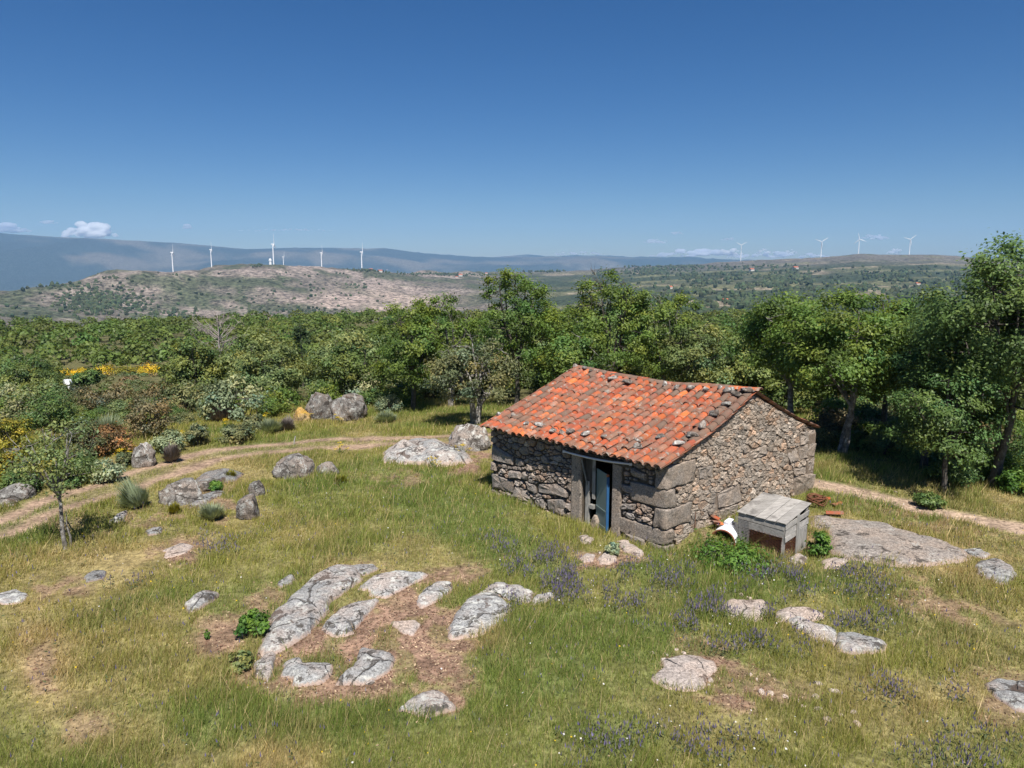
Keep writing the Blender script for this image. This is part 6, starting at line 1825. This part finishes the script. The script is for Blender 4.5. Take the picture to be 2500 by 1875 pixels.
def build_flowers():
    rng = np.random.default_rng(29)
    def scatter(n, dens, seed):
        th = rng.uniform(-0.66, 0.66, n); r = 9 + 17 * rng.uniform(0, 1, n)
        x, y = r * np.sin(th), r * np.cos(th); z = terrain(x, y)
        u, v, soil, green, dry, track, n1, n2, n3_ = cover(x, y, z)
        p = dens(u, v, x, y) * (1 - soil) * (1 - track)
        k = rng.uniform(0, 1, n) < p
        x, y, z = x[k], y[k], z[k]
        k = ~rock_mask(x, y)
        x, y, z = x[k], y[k], z[k]
        M2 = np.linalg.inv(np.stack([E1, E2], 1)); ab = M2 @ np.stack([x - HA[0], y - HA[1]])
        k = ~((ab[0] > -0.1) & (ab[1] > -0.1))
        return np.stack([x[k], y[k], z[k]], -1)
    def lav(u, v, x, y): return np.clip(blobs(u + (fbm(x, y, 3, 7) - .5) * 160, v + (fbm(x + 9, y, 3, 8) - .5) * 60, LAVENDER, 0.6), 0, 1) * sstep(0.42, 0.6, fbm(x / .45, y / .45, 2, 15)) + 0.012
    P = scatter(190000, lav, 1)
    n = len(P); print('lavender', n)
    h = rng.uniform(0.14, 0.32, n)
    C = P + np.stack([rng.normal(0, .02, n), rng.normal(0, .02, n), h], -1)
    # a flower spike: slim upright pair of crossed leaves
    a = rng.uniform(0, math.pi, n)
    S = np.stack([np.cos(a), np.sin(a), 0 * a], -1) * rng.uniform(0.008, 0.014, n)[:, None]
    up = np.stack([rng.normal(0, .01, n), rng.normal(0, .01, n), rng.uniform(0.04, 0.075, n)], -1)
    V = np.stack([C - S, C - up * .4, C + S, C + up], 1).reshape(-1, 3)
    c = np.tile(np.array([0.15, 0.125, 0.235]), (n, 1)) * np.clip(rng.normal(1, .3, n), .4, 1.8)[:, None]
    grey = rng.uniform(0, 1, n) < .35
    c[grey] = np.array([0.25, 0.22, 0.25])
    b = NB('wildflower'); b.leafy(b.attr('Col'), 0.3, (1, 1, 1.1))
    o = mobj('lavender_flowers', np_mesh('lavender_flowers', V, np.arange(4 * n).reshape(n, 4), b.m, False, np.repeat(c, 4, 0)))
    tag(o, 'purple flower spikes drifting through the meadow grass', 'flowers', kind='stuff')
    # silvery-green leaves under the lavender
    m = n
    C2 = P + np.stack([rng.normal(0, .05, m), rng.normal(0, .05, m), rng.uniform(.03, .16, m)], -1)
    nr = rng.normal(size=(m, 3)); nr /= np.linalg.norm(nr, axis=1)[:, None]
    V, q = leaves_np(C2, rng.uniform(.025, .05, m), nr, rng, .35)
    t = np.repeat(np.clip(rng.normal(1, .25, m), .5, 1.6), 4)[:, None]
    o = mobj('lavender_leaves', np_mesh('lavender_leaves', V, q, b.m, False, np.array([0.10, 0.125, 0.055]) * t))
    tag(o, 'grey-green leaves of the purple flowers', 'leaves', kind='stuff')
    def wht(u, v, x, y): return np.clip(blobs(u, v, [(2000, 1420, 300, 60, 0, 1), (1600, 1450, 300, 60, 0, .5), (1950, 1470, 400, 80, 0, .6), (1720, 1830, 300, 60, 0, .5), (2020, 1385, 120, 30, 0, 1), (1540, 1400, 120, 30, 0, .7)]), 0, 1) * .02 + .0015
    for nm, col_, dens, cnt, lab in (('white_flowers', (0.72, 0.70, 0.66), wht, 90000, 'tiny white flowers dotted in the grass'), ('yellow_flowers', (0.65, 0.45, 0.02), lambda u, v, x, y: np.full_like(u, .003) + .01 * (u > 1900) * (v < 1500), 60000, 'tiny yellow flowers dotted in the grass')):
        P = scatter(cnt, dens, 3); n = len(P)
        C = P + np.stack([0 * P[:, 0], 0 * P[:, 0], rng.uniform(.14, .3, n)], -1)
        nr = rng.normal(0, .35, (n, 3)) + [0, -.3, 1]; nr /= np.linalg.norm(nr, axis=1)[:, None]
        V, q = leaves_np(C, rng.uniform(.010, .022, n), nr, rng, .9)
        o = mobj(nm, np_mesh(nm, V, q, b.m, False, np.tile(col_, (len(V), 1)))); tag(o, lab, 'flowers', kind='stuff')
build_flowers()
def build_litter(N=130000):
    rng = np.random.default_rng(31)
    th = rng.uniform(-0.66, 0.66, N); r = 9 + 20 * rng.uniform(0, 1, N)
    x, y = r * np.sin(th), r * np.cos(th); z = terrain(x, y)
    u, v, soil, green, dry, track, n1, n2, n3_ = cover(x, y, z)
    k = rng.uniform(0, 1, N) < np.clip(soil * .8 + .015, 0, 1)
    x, y, z = x[k], y[k], z[k]
    k = ~rock_mask(x, y); x, y, z = x[k], y[k], z[k]
    n = len(x); print('litter', n)
    nr = rng.normal(0, .4, (n, 3)) + [0, 0, 1]; nr /= np.linalg.norm(nr, axis=1)[:, None]
    V, q = leaves_np(np.stack([x, y, z + .012], -1), rng.uniform(.012, .04, n), nr, rng, .4)
    c = np.where(rng.uniform(0, 1, (n, 1)) < .55, np.array([[0.13, 0.07, 0.045]]), np.array([[0.38, 0.28, 0.18]])) * np.clip(rng.normal(1, .25, (n, 1)), .5, 1.6)
    b = NB('dry_litter'); b.col(b.attr('Col'))
    o = mobj('leaf_litter', np_mesh('leaf_litter', V, q, b.m, False, np.repeat(c, 4, 0))); tag(o, 'dry leaf litter and straw on the bare soil', 'litter', kind='stuff')
build_litter()
# ------------------------------------------------------------------ far things
M_TURB = plain('turbine_white', (0.80, 0.81, 0.82), 0.4, 0.04, 0.2)
def turbine(u, vb, vh, yaw, rot, lab, blade_px, dist=None):
    if u > 1500: blade_px *= 0.85
    r = dist or float(np.interp(px_theta(u), TH_C, CRD))
    th = px_theta(u)
    x, y = r * math.sin(th), r * math.cos(th)
    z = ground_z(x, y)
    zb, zh = z_at(u, vb, y), z_at(u, vh, y)
    s = y / F_PX
    e = empty('wind_turbine', (x, y, 0)); e.empty_display_size = 10
    bl = blade_px * s
    g = Geo(); g.tube(np.array([[0, 0, min(z, zb) - 4], [0, 0, (zb + zh) / 2], [0, 0, zh]]), [bl * .062, bl * .05, bl * .036], 14)
    mobj('tower', g.mesh('tower', M_TURB, True), e)
    ax = np.array([math.cos(yaw), math.sin(yaw), 0]); sd_ = np.array([-ax[1], ax[0], 0])
    bm = bmesh.new(); k = bl * .05
    frame_box(bm, np.array([0, 0, zh - k * .2]) - ax * k * 3.0 - sd_ * k * .8, ax * k * 4.6, sd_ * k * 1.6, np.array([0, 0, k * 1.7]), k * .35)
    bm_obj('nacelle', bm, M_TURB, e)
    hub = np.array([0, 0, zh + k * .6]) + ax * k * 2.3
    bm = bmesh.new(); bmesh.ops.create_uvsphere(bm, u_segments=10, v_segments=8, radius=k * .85, matrix=Matrix.Translation(Vector(tuple(hub))))
    rotor = bm_obj('rotor', bm, M_TURB, e, True)
    for i in range(3):
        a = rot + i * 2 * math.pi / 3
        d = sd_ * math.sin(a) + np.array([0, 0, 1]) * math.cos(a)
        c = np.cross(ax, d)
        prof = [(0.0, .030, .030), (0.08, .032, .028), (0.22, .052, .016), (0.6, .032, .010), (1.0, .008, .004)]
        V, Q = [], []
        for t, ch_, tk in prof:
            tw = 0.5 * (1 - t)
            cc = c * math.cos(tw) + ax * math.sin(tw); aa = -c * math.sin(tw) + ax * math.cos(tw)
            for (p_, q_) in ((-.35, 0), (0, 1), (.65, 0), (0, -1)):
                V.append(hub + d * bl * t + cc * p_ * ch_ * bl * 1.9 + aa * q_ * tk * bl)
        for j in range(4):
            for m in range(4): Q.append((j * 4 + m, j * 4 + (m + 1) % 4, j * 4 + 4 + (m + 1) % 4, j * 4 + 4 + m))
        Q.append((16, 17, 18, 19))
        mobj('blade', np_mesh('blade', np.array(V), np.array(Q), M_TURB, True), rotor)
    tag(e, lab, 'wind turbine', 'wind turbines on the hills')
turbine(421, 666, 617, 0.15, 0.15, 'leftmost white wind turbine on the stony hill', 22)
turbine(516, 650, 610, 0.2, -0.1, 'wind turbine second from the left on the stony hill', 20)
turbine(668, 650, 597, 0.1, 0.0, 'tallest-looking wind turbine on top of the stony hill', 25)
turbine(692, 654, 628, 0.2, 0.5, 'smallest wind turbine, just right of the tallest-looking one', 16, 2500)
turbine(785, 660, 618, 0.15, 0.05, 'wind turbine between the smallest one and the right end of the stony hill', 20)
turbine(883, 668, 616, 0.2, 0.1, 'wind turbine at the right end of the stony hill', 24)
turbine(1808, 640, 599, -1.9, 1.05, 'wind turbine alone left of the grey plateau', 17)
turbine(2003, 631, 591, -1.9, 0.95, 'wind turbine at the left end of the grey plateau', 20)
turbine(2094, 624, 585, -1.9, -0.2, 'middle wind turbine of the three on the grey plateau', 19)
turbine(2218, 629, 585, -1.9, 0.85, 'rightmost wind turbine on the grey plateau', 19)
def far_pt(u, v): return G(u, v)
def mast():
    r = 2080; th = px_theta(660); x, y = r * math.sin(th), r * math.cos(th); z0, z1 = z_at(660, 652, y), z_at(660, 633, y)
    e = empty('round_tower', (x, y, 0)); g = Geo()
    g.tube(np.array([[0, 0, z0 - 5], [0, 0, z1 - 4], [0, 0, z1 - 3.9], [0, 0, z1 - 2], [0, 0, z1 - 1.9], [0, 0, z1 + 2]]), [3.4, 3.2, 4.4, 4.4, 3.4, 2.6], 12)
    mobj('shaft', g.mesh('shaft', M_TURB), e); tag(e, 'short white lookout tower beside the tallest-looking turbine', 'tower')
mast()
M_HWALL = plain('rendered_wall', (0.66, 0.62, 0.56), 0.8, 0.1, 0.4)
M_HROOF = plain('far_red_roof', (0.42, 0.13, 0.07), 0.8, 0.2, 0.5)
M_HWIN = plain('house_window', (0.04, 0.045, 0.05), 0.2, 0.1, 0.5)
def house(u, v, w_, lab, rz=0.3):
    p = far_pt(u, v)
    w_ *= 0.72
    e = empty('house', tuple(p + np.array([0, 0, -1.0])), rz)
    d_, h_ = w_ * .75, w_ * .45
    box_obj('wall', M_HWALL, e, (-w_ / 2, -d_ / 2, 0), (w_, 0, 0), (0, d_, 0), (0, 0, h_))
    bm = bmesh.new(); o_ = w_ * .05
    a = [bm.verts.new(q) for q in ((-w_ / 2 - o_, -d_ / 2 - o_, h_), (w_ / 2 + o_, -d_ / 2 - o_, h_), (w_ / 2 + o_, d_ / 2 + o_, h_), (-w_ / 2 - o_, d_ / 2 + o_, h_), (-w_ / 2 - o_, 0, h_ + d_ * .3), (w_ / 2 + o_, 0, h_ + d_ * .3))]
    for q in ((0, 1, 5, 4), (2, 3, 4, 5), (0, 4, 3), (1, 2, 5), (3, 2, 1, 0)): bm.faces.new([a[i] for i in q])
    bm_obj('roof', bm, M_HROOF, e)
    for k in (-.3, 0, .3): box_obj('window', M_HWIN, e, (k * w_ - w_ * .05, -d_ / 2 - .06, h_ * .45), (w_ * .1, 0, 0), (0, .05, 0), (0, 0, h_ * .3))
    tag(e, lab, 'house', 'far farmhouses')
for u, v, w_, lab, rz in ((1634, 705, 15, 'white house with a bright red roof right of the oak clump', .3), (1770, 735, 11, 'red-roofed farmhouse among the valley trees', .1), (1838, 768, 11, 'red-roofed farmhouse lowest in the valley', .6), (1942, 657, 20, 'cream house with an orange roof high on the farmland', .2), (1835, 661, 18, 'small white farmhouse left of the cream house', .4), (2006, 722, 12, 'red-roofed house in the middle of the dark tree belt', .2),
                         (2180, 752, 11, 'red-roofed house right under the grey plateau trees', .5), (2098, 707, 12, 'low pale-walled house right of the tree belt', .3), (2240, 695, 12, 'pinkish house near the right oak crown', .2), (905, 660, 13, 'leftmost house of the hilltop village', .2), (928, 664, 15, 'largest red roof of the hilltop village', .5), (945, 659, 11, 'white-walled house of the hilltop village', .1), (1124, 674, 16, 'red-roofed farm left of the oak clump tops', .3), (1115, 678, 12, 'lower farm building beside the red-roofed farm', .8), (1187, 669, 12, 'lone white house on the plateau edge', .2)):
    house(u, v, w_, lab, rz)
def far_trees():
    rng = np.random.default_rng(41)
    pts = []
    def sow(n, fu, fv, cond=None):
        for _ in range(n):
            u, v = fu(), fv()
            if cond and not cond(u, v): continue
            pts.append((u, v))
    un = rng.uniform
    for _ in range(130):                               # belts and clumps on the right-hand farmland
        cu, cv = un(1480, 2420), 650 + 135 * un(0, 1) ** 0.9
        ln, ht = un(15, 75), un(2, 7)
        for _ in range(int(un(12, 44))): pts.append((cu + rng.normal(0, ln * .55), cv + rng.normal(0, ht * .55) + 0.05 * rng.normal(0, ln)))
    sow(450, lambda: un(1420, 2450), lambda: un(650, 790))
    for (cu, cv, ru, rv, n) in ((235, 735, 95, 30, 700), (330, 745, 60, 20, 60), (268, 680, 8, 2, 4), (283, 680, 6, 2, 4), (150, 700, 80, 4, 40), (960, 663, 50, 3, 90), (1060, 670, 90, 2, 110), (1130, 672, 80, 2, 70), (1330, 664, 60, 2, 50), (1640, 652, 110, 3, 120), (870, 700, 60, 14, 20), (900, 660, 45, 3, 50), (700, 760, 160, 12, 60), (430, 770, 60, 10, 50), (630, 650, 20, 3, 12)):
        for _ in range(n): pts.append((cu + rng.normal(0, ru * .5), cv + rng.normal(0, rv * .5)))
    sow(260, lambda: un(0, 950), lambda: un(668, 785))
    V0, T0 = ICO1
    g = Geo()
    U, Vv = np.array(pts).T
    # march all rays at once
    D = np.array([ray(a, b_) for a, b_ in pts])
    t = np.geomspace(500, 5000, 420)
    hit = np.full(len(pts), np.nan)
    for tk in t:
        P = np.array([0, 0, CAM_H]) + D * tk
        k = np.isnan(hit) & (P[:, 2] < terrain(P[:, 0], P[:, 1]))
        hit[k] = tk
    ok = ~np.isnan(hit)
    P = np.array([0, 0, CAM_H]) + D[ok] * hit[ok][:, None]
    n = 0
    for p in P:
        s = un(2.2, 4.6) * (1.25 if p[0] > 0 else 0.85)
        jig = 1 + rng.normal(0, .22, len(V0))
        V = V0 * jig[:, None] * s * np.array([1, 1, un(.85, 1.3)]) + p + np.array([0, 0, s * .6])
        tone = np.clip(rng.normal(1, .25), .5, 1.6)
        g.add(V, None, T0, np.array([0.045, 0.066, 0.028]) * tone * np.array([un(.9, 1.3), 1, un(.9, 1.2)])); n += 1
    print('far dots', n)
    b = NB('distant_foliage'); nz = b.noise(b.pos(), 0.6, 4, .7)
    b.col(b.hsv(b.attr('Col'), val=b.lerp(nz, .3, 1.7)))
    o = mobj('distant_trees', g.mesh('distant_trees', b.m, False)); tag(o, 'distant trees and scrub dotted over hills and farmland', 'trees', kind='stuff')
far_trees()
# ------------------------------------------------------------------ clouds
b = NB('cloud_vapour')
pv = b.N('ShaderNodeVolumePrincipled')
pv.inputs['Color'].default_value = (1, 1, 1, 1); pv.inputs['Density'].default_value = 0.03; pv.inputs['Anisotropy'].default_value = 0.2
b.nt.nodes.remove(b.p); b.L(pv.outputs[0], b.out.inputs['Volume'])
M_CLOUD = b.m
b = NB('thin_cloud_vapour')
pv = b.N('ShaderNodeVolumePrincipled')
pv.inputs['Color'].default_value = (.9, .92, .96, 1); pv.inputs['Density'].default_value = 0.03; pv.inputs['Anisotropy'].default_value = 0.2
b.nt.nodes.remove(b.p); b.L(pv.outputs[0], b.out.inputs['Volume'])
M_CLOUD2 = b.m
ctex = bpy.data.textures.new('cloud_lumps', 'CLOUDS'); ctex.noise_scale = 50; ctex.noise_depth = 4
def cloud(u, v, wpx, hpx, lab, seed, thin=False, Y=11800.0):
    rng = np.random.default_rng(seed)
    d = ray(u, v); c = np.array([0, 0, CAM_H]) + d * (Y / d[1]); s = Y / F_PX
    W_, H_ = wpx * s / 2, hpx * s / 2
    g = Geo(); n = int(10 + wpx / 7)
    V0, T0 = ICO2
    for k in range(n):
        x = rng.uniform(-1, 1); env = (1 - abs(x) ** 2.2)
        r = H_ * rng.uniform(.25, .62) * (.4 + .6 * env)
        z = -H_ * .75 + rng.uniform(0, 1) * H_ * 1.5 * env
        g.add(V0 * r * np.array([rng.uniform(1, 1.8) * (2.0 if thin else 1), 1.2, .8]) + np.array([x * W_ * .85, rng.uniform(-.5, .5) * H_, z]), None, T0)
    o = mobj('cloud', g.mesh('cloud', M_CLOUD2 if thin else M_CLOUD, True), None, tuple(c))
    m = o.modifiers.new('remesh', 'REMESH'); m.mode = 'VOXEL'; m.voxel_size = max(5.0, H_ / 11); m.use_smooth_shade = True
    m = o.modifiers.new('lumps', 'DISPLACE'); m.texture = ctex; m.strength = H_ * .5; m.mid_level = .5; m.texture_coords = 'LOCAL'
    tag(o, lab, 'cloud', 'small clouds over the horizon')
cloud(222, 560, 160, 44, 'biggest white cumulus cloud over the blue mountain', 1)
cloud(118, 542, 60, 10, 'thin grey streak at the left of the biggest cumulus', 2, True)
cloud(15, 555, 70, 26, 'pale cloud cut off by the left edge of the photo', 3, True)
cloud(60, 562, 40, 10, 'small wisp between the left-edge cloud and the biggest cumulus', 14, True)
cloud(700, 561, 300, 7, 'very thin pale streak of cloud above the stony hill', 31, True)
cloud(457, 553, 22, 12, 'tiny lone grey cloud right of the biggest cumulus', 4, True)
for k, (u, v, w_, h_, th_, lab) in enumerate(((1600, 588, 76, 12, True, 'long grey cloud above the oak clump'), (1652, 568, 42, 8, True, 'small grey cloud above the long grey one'), (1778, 583, 44, 8, True, 'thin grey cloud left of the lone turbine top'), (2135, 578, 84, 14, True, 'grey cloud behind the middle plateau turbine'), (1782, 613, 74, 20, False, 'white cloud low behind the lone turbine'),
                                             (1866, 613, 40, 14, False, 'small white cloud right of the lone turbine'), (1932, 614, 36, 12, False, 'small white cloud left of the plateau turbines'), (2184, 613, 46, 14, False, 'white cloud peeping over the grey plateau'), (1700, 617, 260, 20, True, 'long pale cloud bank on the horizon'), (1900, 622, 300, 16, True, 'flat cloud bank behind the lone turbine'), (1410, 618, 160, 10, True, 'thin cloud bank between the oak tops'))):
    cloud(u, v, w_, h_, lab, 20 + k, th_, 12000 + 300 * k)
# ------------------------------------------------------------------ haze
lo, hi = -480.0, 560.0
bm = bmesh.new(); frame_box(bm, (-11450, -11450, lo), (22900, 0, 0), (0, 22900, 0), (0, 0, hi - lo))
b = NB('haze_air')
pv = b.N('ShaderNodeVolumePrincipled')
pv.inputs['Color'].default_value = (0.36, 0.63, 1.0, 1); pv.inputs['Density'].default_value = 6.5e-5; pv.inputs['Anisotropy'].default_value = 0.0
b.nt.nodes.remove(b.p); b.L(pv.outputs[0], b.out.inputs['Volume'])
o = bm_obj('haze', bm, b.m); tag(o, 'pale blue haze between the hut and the mountains', 'haze', kind='stuff')
